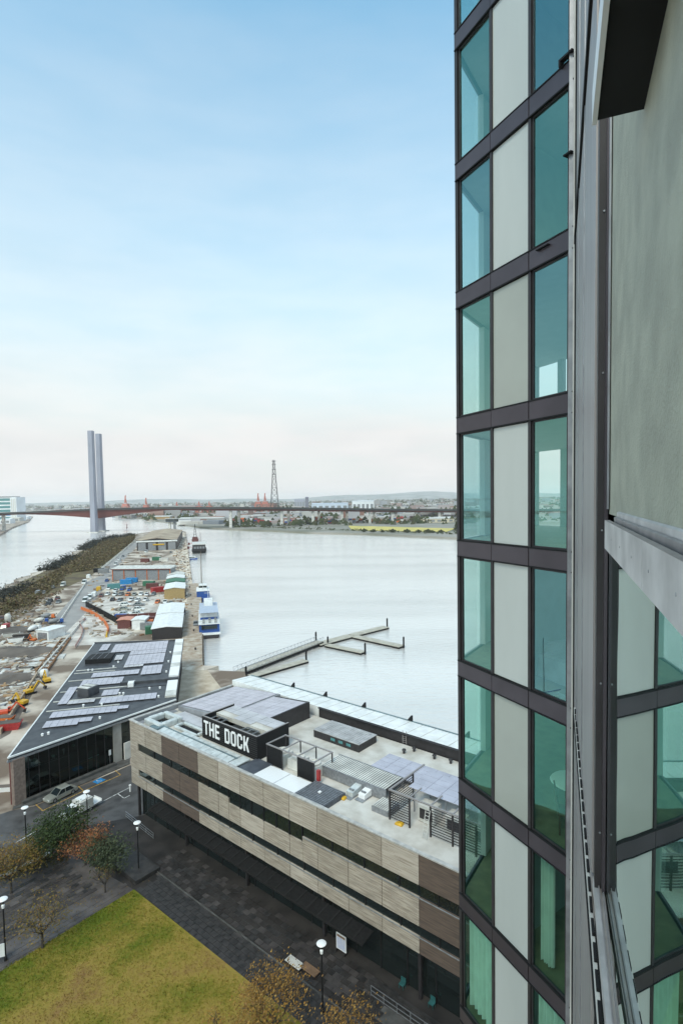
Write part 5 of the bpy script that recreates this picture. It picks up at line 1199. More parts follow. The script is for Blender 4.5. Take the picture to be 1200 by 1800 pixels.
# wharf deck planks that are near enough to tell apart
wp = thing('wharf_timber', 'weathered timber planks along the seaward edge of the wharf', 'decking', (-38.4, 149.5, .055), PZ)
pk = MB(); pk.box(-6.3, -.55, 0, 0, .55, .06); pkm = pk.mesh('plank', mat('old_plank', (.50, .44, .36), .75, 0, col2=(.30, .21, .14), scale=.5, detail=6, coords='World'))
for i in range(130): inst('plank', pkm, wp, (-.15, .7+i*1.2, random.uniform(0, .02)), random.uniform(-.006, .006))
fb = MB()
for i in range(220): fb.box(-.05, i*3., -2.6, .35, i*3.+.4, .0)
o = fb.build('fender_pile', M['quay'], wp); o['kind'] = 'stuff'

# ------------------------------------------------------------------ boats
def hullmesh(L, W, Hh, bow=.28, m=None):
    q = MB(); st = [(0, .92), (.08, 1), (.5, 1), (1-bow, .95), (1-bow*.4, .6), (1, .04)]
    for x, w_ in st:
        y = W/2*w_; X = x*L; lift = Hh*.18*max(0, (x-.6)/.4)
        q.v += [(X*.985, -y*.82, -.6), (X, -y, Hh+lift), (X, y, Hh+lift), (X*.985, y*.82, -.6)]
    for k in range(len(st)-1):
        for i in range(4):
            j = (i+1) % 4; q.f.append((k*4+i, k*4+j, k*4+4+j, k*4+4+i)); q.mi.append(0)
    q.f.append((0, 1, 2, 3)); q.mi.append(0); k = (len(st)-1)*4; q.f.append((k+3, k+2, k+1, k)); q.mi.append(0)
    return q
fa = SITE_AZ
fy = pi/2-fa                                            # boats lie parallel to the wharf, bow away
fp_ = G(371, 1123, -2)
ferry = thing('ferry', 'blue and white double deck passenger ferry moored at the wharf', 'ferry', (fp_.x-.5, fp_.y, -2), fy); ferry.scale = (1, 1, 1.22)
hullmesh(33, 7.4, 1.3).build('hull', M['dark_metal'], ferry)
q = MB(); q.box(-.15, -3.75, 1.05, 27, 3.75, 1.55); q.build('rubbing_band', M['white'], ferry, bevel=.1)
q = MB(); q.box(1.2, -3.4, 1.56, 25, 3.4, 3.9); q.build('lower_cabin', M['blue'], ferry)
for k in range(6):
    q = MB(); q.box(3+k*3.6, -3.45, 2.3, 5.6+k*3.6, 3.45, 3.4); q.build('window', M['car_glass'], ferry)
q = MB(); q.box(.7, -2.6, 2.6, 1.19, 2.6, 3.6); q.build('stern_window', M['car_glass'], ferry)
q = MB(); q.box(.6, -3.6, 3.92, 27, 3.6, 4.1); q.build('upper_deck', M['white'], ferry)
q = MB(); q.box(8, -2.9, 4.1, 24, 2.9, 6.2); q.build('upper_cabin', M['white'], ferry)
for k in range(6):
    q = MB(); q.box(8.8+k*2.5, -2.95, 4.8, 10.8+k*2.5, 2.95, 5.8); q.build('window', M['car_glass'], ferry)
q = MB(); q.box(7.98, -2.95, 4.11, 24.02, 2.95, 4.75); q.build('blue_band', M['blue'], ferry)
q = MB(); q.box(.8, -3.55, 4.0, 27.0, 3.55, 4.09); q.build('trim', M['dark_metal'], ferry)
q = MB(); q.box(6.2, -3.3, 6.25, 26, 3.3, 6.4); q.build('roof', mat('ferry_roof', (.42, .48, .58), .5), ferry)
q = MB(); [q.box(.8, -3.5, z, .86, 3.5, z+.07) or q.box(.8, -3.5, z, 8, -3.44, z+.07) or q.box(.8, 3.44, z, 8, 3.5, z+.07) for z in (4.5, 4.75, 5.0)]; [q.box(.8, -3.5+k*.86, 4.12, .86, -3.44+k*.86, 5.05) for k in range(9)]; q.build('rail', M['offwhite'], ferry)
for i in range(14):
    q = MB(); q.box(1.8+(i % 5)*1.2, -2.6+(i//5)*2, 4.11, 2.4+(i % 5)*1.2, -1.8+(i//5)*2, 4.7); q.build('seat', M['grey'], ferry)
q = MB(); q.box(19, -1.6, 6.41, 23.5, 1.6, 8.2); q.build('wheelhouse', M['white'], ferry)
q = MB(); q.box(20, -1.66, 7.0, 23.55, 1.66, 7.9); q.build('window', M['car_glass'], ferry)
q = MB(); q.tube((19, 0, 8.2), (18.6, 0, 12), .1); q.tube((18.8, -1.4, 10.4), (18.8, 1.4, 10.4), .06); q.build('mast', M['offwhite'], ferry)
b2 = G(357, 1058, -2); bt = thing('harbour_boat', 'small dark blue boat with white wheelhouse roof moored ahead of the ferry', 'boat', (b2.x, b2.y, -2), fy)
hullmesh(20, 6.2, 2.0).build('hull', M['blue'], bt); q = MB(); q.box(1, -2.8, 2.0, 12, 2.8, 4.8); q.build('cabin', M['blue'], bt)
q = MB(); q.box(.8, -3, 4.82, 13, 3, 5.0); q.build('roof', M['white'], bt)
q = MB(); q.box(6, -1.8, 5.01, 11, 1.8, 7.0); q.build('wheelhouse', M['white'], bt); q = MB(); q.box(5.95, -1.84, 5.7, 11.05, 1.84, 6.6); q.build('window', M['car_glass'], bt)
for k in range(3):
    q = MB(); q.box(1.8+k*3.4, -2.85, 3.1, 4.2+k*3.4, 2.85, 4.1); q.build('window', M['car_glass'], bt)
q = MB(); q.tube((5, 0, 5), (5, 0, 11), .1); q.build('mast', M['offwhite'], bt)
b3 = G(350, 973, -2); bg_ = thing('work_barge', 'dark square work barge with pale roof moored far along the wharf', 'barge', (b3.x, b3.y, -2), fy)
hullmesh(42, 13, 2.4, .15).build('hull', M['black'], bg_)
q = MB(); q.box(3, -5.6, 2.4, 30, 5.6, 7.6); q.build('cabin', M['dark_metal'], bg_); q = MB(); q.box(2.6, -6, 7.62, 30.5, 6, 8.4); q.build('roof', M['offwhite'], bg_)
for k in range(4):
    q = MB(); q.box(2.93, -4.8+k*2.5, 4, 2.99, -3.1+k*2.5, 6); q.build('window', M['grey'], bg_)
b4 = G(347, 983, -2); bs_ = thing('runabout', 'small white topped launch behind the dark barge', 'boat', (b4.x, b4.y, -2), fy+pi/2)
hullmesh(9, 3, 1.0).build('hull', M['blue'], bs_); q = MB(); q.box(1.5, -1.2, 1, 6.5, 1.2, 2.6); q.build('cabin', M['white'], bs_); q = MB(); q.box(1.9, -1.24, 1.5, 6.6, 1.24, 2.2); q.build('window', M['car_glass'], bs_)
# tall tug mast beyond the barge and the red gangway
b5 = G(343, 952, -2); tg = thing('crane_boat', 'slim dark crane barge rising beyond the work barge', 'boat', (b5.x, b5.y, -2), fy)
hullmesh(26, 8, 2.0).build('hull', M['maroon'], tg)
q = MB(); q.box(2, -3, 2, 9, 3, 5); q.build('cabin', M['maroon'], tg)
q = MB(); q.beam((6, -1.6, 5), (7, 0, 20), .5, .5); q.beam((6, 1.6, 5), (7, 0, 20), .5, .5)
for k in range(5): q.beam((6+k*.2, -1.6+k*.32, 5+k*3), (6+k*.2, 1.6-k*.32, 5+k*3), .35, .35)
q.build('derrick', M['dark_metal'], tg)
for i, (x, y) in enumerate(((334, 958), (333, 965))):
    t_ = thing('gangway', ['farther red gangway stage on the wharf by the barge', 'nearer red gangway stage on the wharf by the barge'][i], 'gangway', G(x, y), PZ)
    q = MB(); q.hexa([(0, -1, 1.8), (7, -1, .4), (7, 1, .4), (0, 1, 1.8), (0, -1, 2.0), (7, -1, .6), (7, 1, .6), (0, 1, 2.0)]); q.build('ramp', M['red'], t_)
    box_on(t_, 'stand', M['maroon'], -2, -1.2, 0, -.05, 1.2, 2.4)
# small boats by the wharf foot
# ------------------------------------------------------------------ floating pontoons
M['pontoon'] = mat('pontoon_deck', (.47, .44, .37), .7, 0, col2=(.36, .33, .27), scale=.6, detail=6, coords='World')
def pont(name, label, a, c, wd, z=-1.45, rail=False, cat='pontoon'):
    a, c = Vector((a[0], a[1], 0)), Vector((c[0], c[1], 0)); d_ = c-a; Ln = d_.length; t_ = thing(name, label, cat, (a.x, a.y, z), atan2(d_.y, d_.x))
    n = max(1, int(Ln/3)); st = Ln/n
    for i in range(n): box_on(t_, 'deck_section', M['pontoon'], i*st+.03, -wd/2, 0, (i+1)*st-.03, wd/2, .18)
    box_on(t_, 'float', M['black'], 0, -wd/2+.05, -.75, Ln, wd/2-.05, -.01)
    if rail:
        for sy in (-1, 1):
            q = MB(); y = sy*wd/2
            q.beam((0, y, 1.5), (Ln, y, 1.5), .07, .07); q.beam((0, y, .25), (Ln, y, .25), .07, .07)
            k = int(Ln/1.6)
            for i in range(k):
                x0, x1 = Ln*i/k, Ln*(i+1)/k; q.beam((x0, y, .25), (x0, y, 1.5), .05, .05); q.beam((x0, y, .25), (x1, y, 1.5), .04, .04)
            q.build('truss', M['steel'], t_)
    return t_
pont('gangway_bridge', 'long trussed steel gangway leading out to the pontoons', (-28.3, 145.0), (-7.4, 176.6), 2.6, -.9, True, 'gangway')
pont('pontoon', 'short pale pontoon lying parallel below the gangway', (-24.6, 143.9), (-10.9, 157.6), 2.6)
pont('pontoon', 'main pale pontoon walk beyond the gangway', (-8.4, 174.8), (2.5, 185.6), 3.6)
pont('pontoon', 'farthest pontoon finger reaching to the upper right post', (2.8, 185.9), (15.4, 197.6), 3.2)
pont('pontoon', 'nearest pontoon finger pointing right from the gangway end', (-5.2, 174.2), (6.0, 164.9), 2.6)
pont('pontoon', 'middle pontoon finger ending at the rightmost post', (4.0, 184.4), (18.2, 170.9), 3.0)
for i, (x, y, h) in enumerate(((15.9, 198.2, 3.2), (18.8, 171.2, 3.2), (6.5, 164.6, 3.2), (-10.8, 158.2, 3.2), (-8.9, 178.6, 3.4), (-25.9, 144.9, 2.6), (-5, 176.3, 2.4))):
    t_ = thing('mooring_pile', 'black mooring pile %s' % ['at the far upper right pontoon end', 'at the rightmost pontoon end', 'at the nearest finger end', 'at the end of the short lower pontoon', 'left of the gangway end', 'at the foot of the gangway', 'where the gangway meets the pontoon'][i], 'pile', (x, y, -2), 0, 'black mooring piles of the pontoons')
    q = MB(); q.lathe([(.28, -1.5), (.28, h), (.34, h+.01), (.02, h+.5)], 8); q.build('post', M['black'], t_)

# ------------------------------------------------------------------ street markings, lamps, signs, benches
def stripe(a, c, w_=.12, m='line_yellow', z=.034):
    a, c = Vector((a.x, a.y, 0)), Vector((c.x, c.y, 0)); s = (c-a).normalized().cross(Vector((0, 0, 1)))*w_/2
    q = MB(); q.prism([XY(a-s), XY(a+s), XY(c+s), XY(c-s)], z-.003, z); return q
mk = thing('parking_marking', 'yellow painted lines of the two parking bays beside the hall', 'road marking', (0, 0, 0))
for a, c in (((62, 1414), (75, 1426)), ((75, 1426), (147, 1391)), ((147, 1391), (133, 1379)), ((147, 1391), (212, 1363)), ((212, 1363), (199, 1352)), ((199, 1352), (62, 1414))):
    stripe(G(*a), G(*c), .14 if a != (199, 1352) else .10).build('line', M['line_yellow'], mk)
mk2 = thing('road_line', 'long white line across the dark street by the truck', 'road marking', (0, 0, 0))
for a, c in (((160, 1420), (228, 1385)), ((207, 1396), (218, 1404)), ((218, 1404), (228, 1399)), ((28, 1482), (72, 1457))):
    stripe(G(*a), G(*c), .13, z=.037).build('line', M['line_white'], mk2)
p = G(174, 1373, .034); q = MB(); q.cbox((0, 0, 0), (1.5, 1.3, .004), 0, ua); q.v = [(x, y, z) for x, y, z in q.v]
o = q.build('bay_symbol', M['bright_blue']); o.location = (p.x, p.y, .034); tag(o, 'blue painted accessible parking patch in the right bay', 'road marking')
wc = MB()
def arc(cx, cy, r, a0, a1, w_=.07, n=10):
    for i in range(n):
        t0, t1 = a0+(a1-a0)*i/n, a0+(a1-a0)*(i+1)/n
        wc.poly([(cx+(r-w_)*cos(t0), cy+(r-w_)*sin(t0), .001), (cx+r*cos(t0), cy+r*sin(t0), .001), (cx+r*cos(t1), cy+r*sin(t1), .001), (cx+(r-w_)*cos(t1), cy+(r-w_)*sin(t1), .001)])
arc(-.05, -.15, .36, radians(140), radians(390)); arc(-.1, .42, .1, 0, 2*pi, .1)
wc.poly([(-.14, .3, .001), (-.05, .3, .001), (-.03, 0, .001), (-.12, 0, .001)]); wc.poly([(-.12, 0, .001), (-.1, .08, .001), (.22, .06, .001), (.22, -.02, .001)]); wc.poly([(.15, 0, .001), (.23, 0, .001), (.34, -.3, .001), (.26, -.32, .001)])
o = wc.build('bay_symbol_mark', M['line_white']); o.location = (p.x, p.y, .040); o.rotation_euler.z = ua; tag(o, 'white wheelchair symbol painted on the blue parking patch', 'road marking')

def lamp(label, px, py, h=6.2, sc=1.):
    p = G(px, py); t_ = thing('street_lamp', label, 'street lamp', p, 0, 'round headed street lamps')
    q = MB(); q.lathe([(.16, 0), (.16, .35), (.085, .45), (.07, h-.9), (.06, h-.25)], 8); q.build('pole', M['black'], t_)
    q = MB(); q.lathe([(.06, h-.95), (.13, h-.88), (.15, h-.6), (.06, h-.5)], 8); q.build('light_source', M['lamp_white'], t_)
    q = MB()
    for k in range(3): a_ = k*2*pi/3; q.tube((.07*cos(a_), .07*sin(a_), h-.3), (.36*cos(a_), .36*sin(a_), h-.03), .02, 4)
    q.build('bracket', M['dark_metal'], t_)
    q = MB(); q.lathe([(.40, h-.03), (.44, h+.02), (.39, h+.07), (.2, h+.12), (.02, h+.13)], 20); q.build('reflector_disc', M['lamp_white'], t_)
    return t_
lamp('street lamp standing on the dark stone platform by the lawn corner', 244, 1534)
lamp('street lamp at lower right beside the autumn trees', 567, 1781, 6.3)
lamp('street lamp at the far left edge beside the lawn path', 10, 1690, 6.3)
lamp('street lamp at the left near the street end', 47, 1500, 6.0)
lamp('street lamp beside the white truck and green tree', 155, 1468, 6.0)
# notice frame, plaques, bench
t_ = thing('notice_board', 'white poster frame standing on the pavement under the canopy', 'notice board', G(600, 1677, 0), DZ)
box_on(t_, 'board', M['lamp_white'], -.62, -.04, .35, .62, .04, 1.95); box_on(t_, 'poster', mat('poster', (.42, .46, .62), .6, col2=(.55, .56, .62), scale=3), -.52, -.06, .45, .52, -.045, 1.6); box_on(t_, 'header', M['wood'], -.52, -.06, 1.64, .52, -.046, 1.85)
for x in (-.55, .5): box_on(t_, 'foot', M['dark_metal'], x, -.25, 0, x+.06, .25, .34)
for i, (x, y, m, lb) in enumerate(((518, 1700, M['offwhite'], 'pale slatted bench top on the dark square'), (545, 1712, M['wood'], 'brown timber bench top beside the pale one'))):
    t_ = thing('bench', lb, 'bench', G(x, y), DZ)
    for k in range(5): box_on(t_, 'slat', m, -.95, -.42+k*.17, .42, .95, -.28+k*.17, .47)
    for xx in (-.8, .7): box_on(t_, 'leg', M['dark_metal'], xx, -.4, 0, xx+.1, .4, .415)
t_ = thing('bench', 'long pale stone bench at the left between autumn trees', 'bench', G(42, 1528), DZ+pi/2+.02)
for k in range(3): box_on(t_, 'slab', M['pale_concrete'], -2.5+k*1.9, -.35, .35, -.68+k*1.9, .35, .5)
for k in range(3): box_on(t_, 'support', M['foot'], -2.2+k*1.9, -.25, 0, -1.7+k*1.9, .25, .345)
t_ = thing('information_panel', 'small pale panel on a post at the far left edge of the path', 'panel', G(-1, 1694), .3); box_on(t_, 'panel', M['white'], -.5, -.04, .6, .5, .04, 1.9); box_on(t_, 'post', M['dark_metal'], -.04, -.03, 0, .04, .03, .59)
t_ = thing('traffic_sign', 'small white street sign on a pole by the hall wall', 'sign', G(194, 1348), ua); box_on(t_, 'plate', M['lamp_white'], -.22, -.03, 2.0, .22, .0, 2.9); q = MB(); q.tube((0, .04, 0), (0, .04, 2.95), .035, 6); q.build('pole', M['steel'], t_)
t_ = thing('street_sign', 'white end cap post at the dock building corner', 'post', G(229, 1392)); q = MB(); q.lathe([(.12, 0), (.12, .9), (.2, .95), (.18, 1.1)], 8); q.build('post', M['lamp_white'], t_)

# ------------------------------------------------------------------ trees
def tree(name, label, p, h, cr, leaf, nleaf, ls, bark=None, group=None, spread=1.0, trunk_h=.35, seed=1, twigs=True, squash=.9, clus=.16):
    R_ = np.random.default_rng(seed); rnd = random.Random(seed)
    t_ = thing(name, label, 'tree', p, 0, group); tb_ = MB(); ends = []
    th = h*trunk_h; tb_.tube((0, 0, -.1), (0, 0, th), h*.022+.03, 8, h*.016+.02)
    def grow(a, d_, ln, r, lv):
        b_ = a+d_*ln; tb_.tube(a, b_, r, 5 if lv < 2 else 4, r*.6, cap=False); ends.append((b_, lv))
        if lv >= 3: return
        for _ in range(rnd.choice((2, 3)) if lv else 3):
            nd = (d_+Vector((rnd.gauss(0, .55*spread), rnd.gauss(0, .55*spread), rnd.gauss(.12, .3)))).normalized()
            grow(b_ if rnd.random() < .7 else a+d_*ln*.6, nd, ln*rnd.uniform(.6, .85), r*.6, lv+1)
    for k in range(5):
        a_ = k*2*pi/5+rnd.random(); d_ = Vector((cos(a_)*.75*spread, sin(a_)*.75*spread, 1)).normalized(); grow(Vector((0, 0, th*rnd.uniform(.75, 1))), d_, h*.24, h*.011+.02, 0)
    tb_.build('trunk', bark or M['bark'], t_)
    E_ = [e for e, lv in ends if lv >= 1]
    V = []; F = []
    for i in range(nleaf):
        c = E_[int(R_.integers(len(E_)))]; q = Vector(tuple(R_.normal(0, cr*clus, 3))); q.z *= squash; c = c+q
        if c.z < th*.6: continue
        n = Vector(tuple(R_.normal(0, 1, 3))).normalized(); u = n.orthogonal().normalized(); v = n.cross(u); s = ls*R_.uniform(.6, 1.3)
        k = len(V); V += [tuple(c-u*s), tuple(c-v*s*.5), tuple(c+u*s), tuple(c+v*s*.5)]; F.append((k, k+1, k+2, k+3))
    me = bpy.data.meshes.new('crown'); me.from_pydata(V, [], F); me.materials.append(leaf); o = bpy.data.objects.new('crown', me); COL.objects.link(o); o.parent = t_
    return t_
LA = leaf_mat('autumn_leaf', [(.22, .11, .025), (.34, .19, .04), (.13, .06, .015), (.42, .26, .07), (.09, .055, .02), (.28, .15, .05)])
LO = leaf_mat('orange_leaf', [(.30, .11, .04), (.40, .18, .07), (.18, .06, .03), (.34, .17, .09)])
LG = leaf_mat('dark_leaf', [(.025, .045, .012), (.045, .07, .02), (.018, .032, .01), (.06, .085, .03)])
LY = leaf_mat('yellow_leaf', [(.20, .14, .025), (.12, .09, .02), (.28, .18, .04), (.09, .085, .02), (.25, .12, .04)])
tree('autumn_tree', 'golden brown autumn tree at the lower right of the lawn', G(482, 1852), 6.6, 4.0, LA, 3600, .10, seed=3, group='autumn trees along the square')
tree('autumn_tree', 'smaller orange autumn tree at the bottom edge right of the lamp', G(626, 1885), 5.9, 2.4, LA, 1500, .10, seed=5, group='autumn trees along the square', trunk_h=.4)
tree('autumn_tree', 'sparse golden tree at the bottom edge over the lawn', G(392, 1905), 5.2, 2.6, LA, 900, .09, seed=8, group='autumn trees along the square', trunk_h=.4)
tree('evergreen_tree', 'dense dark green tree beside the white truck', G(108, 1513), 6.2, 4.2, LG, 6500, .15, seed=11, clus=.2)
tree('orange_tree', 'bright orange autumn tree between the two green trees', G(150, 1522), 5.0, 3.8, LO, 3600, .11, seed=12, spread=1.3)
tree('evergreen_tree', 'smaller grey green tree above the stone planter', G(190, 1538), 4.3, 3.6, leaf_mat('grey_green_leaf', [(.035, .05, .025), (.055, .07, .035), (.075, .09, .05)]), 3600, .14, seed=13, clus=.2)
tree('sparse_tree', 'thin autumn tree with bare twigs in front of the lawn path', G(75, 1668), 5.6, 3.8, LY, 1500, .09, seed=14, spread=1.3)
tree('young_tree', 'young bare tree with slim red trunk near the lawn corner', G(185, 1570), 3.4, 1.6, LY, 160, .08, seed=15)
tree('sparse_tree', 'yellowing tree at the left edge behind the bench', G(20, 1572), 5.4, 4.2, LY, 2600, .10, seed=16, clus=.22)
tree('autumn_tree', 'rust brown tree at the far left edge of the square', G(-12, 1570), 5.6, 4.0, LA, 2400, .10, seed=17)
tree('sparse_tree', 'low yellow tree beside the left street lamp', G(62, 1528), 3.6, 3.0, LY, 2200, .10, seed=18)
# low shrubs in the beds
sb_m = leaf_mat('shrub_leaf', [(.05, .06, .02), (.09, .08, .03), (.035, .045, .018), (.16, .09, .03)])
bb = MB()
for i in range(2600):
    x = random.uniform(-5, 120); y = 1538-x*.32+random.gauss(0, 7)
    p = G(x, y, random.uniform(.1, .8)); s = random.uniform(.06, .14)
    bb.poly([p+Vector((random.uniform(-s, s), random.uniform(-s, s), random.uniform(-s, s))) for _ in range(4)])
tag(bb.build('shrubs', sb_m), label='low mixed shrubs filling the planting beds at the left', cat='shrubs', kind='stuff')
# fallen leaves on the paving
bb = MB()
for i in range(1500):
    x, y = random.gauss(90, 70), random.gauss(1610, 45)
    if y > 1716-(x)*.62 or x < -20: continue
    p = G(x, y, .07); a_ = random.random()*pi; s = .06
    bb.poly([(p.x+s*cos(a_), p.y+s*sin(a_), p.z), (p.x-s*sin(a_), p.y+s*cos(a_), p.z+.01), (p.x-s*cos(a_), p.y-s*sin(a_), p.z), (p.x+s*sin(a_), p.y-s*cos(a_), p.z+.01)])
tag(bb.build('fallen_leaves', LY), label='fallen autumn leaves scattered over the dark path', cat='leaves', kind='stuff')
# shoreline scrub: low dark mangrove clumps at the water and brown bush inland
SC1 = leaf_mat('shore_bush', [(.022, .026, .020), (.035, .036, .03), (.045, .045, .035), (.016, .018, .014)])
SC2 = leaf_mat('bank_bush', [(.14, .11, .045), (.08, .055, .028), (.17, .14, .055), (.07, .07, .025), (.11, .065, .04), (.24, .18, .10), (.05, .035, .02)])
def scrub(pts, n, z, h, s, m, name, label):
    bb = MB()
    # point in polygon in the picture outline used to lay the bank out
    xs_ = [p[0] for p in pts]; ys_ = [p[1] for p in pts]
    def inside(x, y):
        c = False; j = len(pts)-1
        for i in range(len(pts)):
            if (pts[i][1] > y) != (pts[j][1] > y) and x < (pts[j][0]-pts[i][0])*(y-pts[i][1])/(pts[j][1]-pts[i][1])+pts[i][0]: c = not c
            j = i
        return c
    P3 = [G(*p) for p in pts]; P2 = [(p.x, p.y) for p in P3]; pts = P2
    x0, x1 = min(p[0] for p in P2), max(p[0] for p in P2); y0, y1 = min(p[1] for p in P2), max(p[1] for p in P2)
    cl = []
    while len(cl) < n:
        x, y = random.uniform(x0, x1), random.uniform(y0, y1)
        if inside(x, y): cl.append((x, y))
    for x, y in cl:
        if name == 'shore_bushes' and sin(x*.11)+sin(y*.05+x*.03)+.5*sin(y*.17) < -.35: continue
        r = random.choice((.4, .6, .8, 1, 1, 1.2, 2.6))*random.uniform(.7, 1.1)*h
        for _ in range(13):
            p = Vector((x+random.gauss(0, r*.7), y+random.gauss(0, r*.7), z+abs(random.gauss(r*.5, r*.35))))
            bb.poly([p+Vector((random.uniform(-s, s), random.uniform(-s, s), random.uniform(-s*.7, s*.7))) for _ in range(4)])
    tag(bb.build(name, m), label=label, cat='shrubs', kind='stuff')
scrub([(0, 1036), (28, 1020), (75, 1000), (108, 986), (128, 973), (148, 960), (170, 949), (210, 941), (236, 938), (236, 942), (205, 946), (176, 954), (152, 972), (118, 992), (80, 1014), (60, 1028), (30, 1046), (0, 1068)], 3600, -.3, 1.7, .8, SC1, 'shore_bushes', 'dark grey green bushes hanging over the western shoreline')
scrub([(0, 1066), (40, 1042), (88, 1012), (122, 992), (156, 972), (180, 954), (236, 943), (234, 950), (182, 992), (165, 1002), (120, 1008), (96, 1030), (60, 1062), (0, 1086)], 3400, .1, 1.3, .75, SC2, 'bank_scrub', 'brown and olive scrub covering the bank behind the shoreline')

RB = leaf_mat('rubble', [(.09, .06, .04), (.16, .11, .07), (.05, .04, .03), (.22, .17, .12), (.035, .03, .02), (.12, .10, .045), (.30, .25, .2)], .9)
bb = MB(); R5 = random.Random(9)
for i in range(5200):
    x, y = R5.uniform(-5, 112), R5.uniform(1030, 1106)
    if not (1074-x*.34 < y < 1104-x*.62+R5.gauss(0, 3)): continue
    p = G(x, y, .0); s = R5.uniform(.3, 1.3)
    pts = [p+Vector((R5.uniform(.6, 1)*s*cos(k*2.1+R5.random()*.5), R5.uniform(.6, 1)*s*sin(k*2.1), 0)) for k in range(3)]+[p+Vector((R5.uniform(-.2, .2), R5.uniform(-.2, .2), s*R5.uniform(.5, 1)))]
    k = len(bb.v); bb.v += [tuple(q_) for q_ in pts]
    for f in ((0, 1, 3), (1, 2, 3), (2, 0, 3)): bb.f.append(tuple(k+j for j in f)); bb.mi.append(0)
tag(bb.build('rubble', RB), label='dark brown rubble and low scrub along the left edge of the pier', cat='rubble', kind='stuff')

# ------------------------------------------------------------------ the tower the picture is taken from
Z0 = CAM_H
def lvl(k): return Z0-1.53+3.1*k           # underside of each spandrel; its top is .43 higher
SP = .43
az = lambda px, py: atan2(*( _M3 @ Vector(((px-600)/FPX, (924-py)/FPX, -1)))[:2])
Rp = Vector((4.478, 10.896, 0)); U2 = Vector((-.4185, .908, 0)).normalized(); N2 = Vector((-U2.y, U2.x, 0))*-1
N2 = Vector((-.908, -.4185, 0)).normalized()
def s_at(a_):
    d_ = Vector((sin(a_), cos(a_), 0)); den = d_.x*U2.y-d_.y*U2.x
    return (d_.y*Rp.x-d_.x*Rp.y)/den
C0 = Rp-U2*.16
tower = thing('glass_tower', 'tall dark framed tower wing with teal glass and pale panels', 'building', (C0.x, C0.y, 0), atan2(U2.y, U2.x))
# local axes of the wing: x along its face away from the corner, y to the inside (right of the face)
sgn = -1 if (Matrix.Rotation(atan2(U2.y, U2.x), 3, 'Z') @ Vector((0, 1, 0))).dot(N2) > 0 else 1
def sx(px): return (s_at(az(px, 875))+.16)
xa, xb, xc, xd = sx(1000), sx(932), sx(866), sx(807.5)
KMIN, KMAX = -15, 5
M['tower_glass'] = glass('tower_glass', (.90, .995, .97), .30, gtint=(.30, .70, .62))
M['tower_glass_green_refl'] = glass('tower_glass_green_refl', (.72, .98, .88), .26, gtint=(.20, .60, .48))  # same glass; the green hue of lower-floor reflections is put into its tint
M['tower_glass_blue_refl'] = glass('tower_glass_blue_refl', (.80, .98, .97), .36, gtint=(.30, .62, .64))  # same glass again, with a bluer reflection hue worked into the tint
M['end_glass'] = glass('end_glass', (.97, 1, .99), .02)
M['room_wall'] = mat('room_wall', (.24, .28, .26), .8, var=.04)
M['room_floor'] = mat('room_floor', (.16, .14, .07), .6, scale=3)
M['ceiling'] = mat('ceiling', (.38, .42, .40), .8, var=.03)
def T(name, m, x0, y0, z0, x1, y1, z1, parent=tower, **k):
    q = MB(); q.box(x0, sgn*y0, z0, x1, sgn*y1, z1); return q.build(name, m, parent, **k)
gl_me = {}
for k in range(KMIN, KMAX+1):
    z0, z1, zn = lvl(k), lvl(k)+SP, lvl(k+1)
    for i, (a_, c_) in enumerate(((.0, xb), (xb, xc), (xc, xd+.05))):
        T('spandrel_panel', M['spandrel'], a_+.012, -.05-(.006 if i == 1 else 0), z0+.03, c_-.012, .06, z1-.03)
        T('drip_edge', M['black'], a_+.003, -.065, z0, c_-.003, .05, z0+.027); T('drip_edge', M['black'], a_+.003, -.065, z1-.027, c_-.003, .05, z1)
    for (a_, c_, kind) in ((xa+.02, xb-.05, 'g'), (xb+.04, xc-.04, 'p'), (xc+.05, xd-.07, 'g')):
        if kind == 'g': q = MB(); q.poly([(a_+.03, sgn*.02, z1+.03), (c_-.03, sgn*.02, z1+.03), (c_-.03, sgn*.02, zn-.03), (a_+.03, sgn*.02, zn-.03)]); q.build('window', M['tower_glass_green_refl'] if k < -1 else ([M['tower_glass'], M['tower_glass_blue_refl']][(k+(1 if a_ > 1 else 0)) % 2]), tower)
        else: T('white_panel', M['panel_grey'] if k in (1, -2) else M['panel_white'], a_, -.005, z1+.015, c_, .06, zn-.015)
        if kind == 'g':
            q = MB()
            for (x0, x1, za, zb) in ((a_, a_+.035, z1, zn), (c_-.035, c_, z1, zn), (a_+.036, c_-.036, z1, z1+.035), (a_+.036, c_-.036, zn-.035, zn)): q.box(x0, sgn*-.005, za, x1, sgn*.05, zb)
            q.build('window_frame', M['dark_metal'], tower)
zb_, zt_ = 0.0, lvl(KMAX+1)
for x, w_ in ((xa, .035), (xb, .04), (xc, .035), (xd+.02, .05)): T('mullion', M['dark_metal'], x-w_, -.035, zb_, x+w_, .07, zt_)
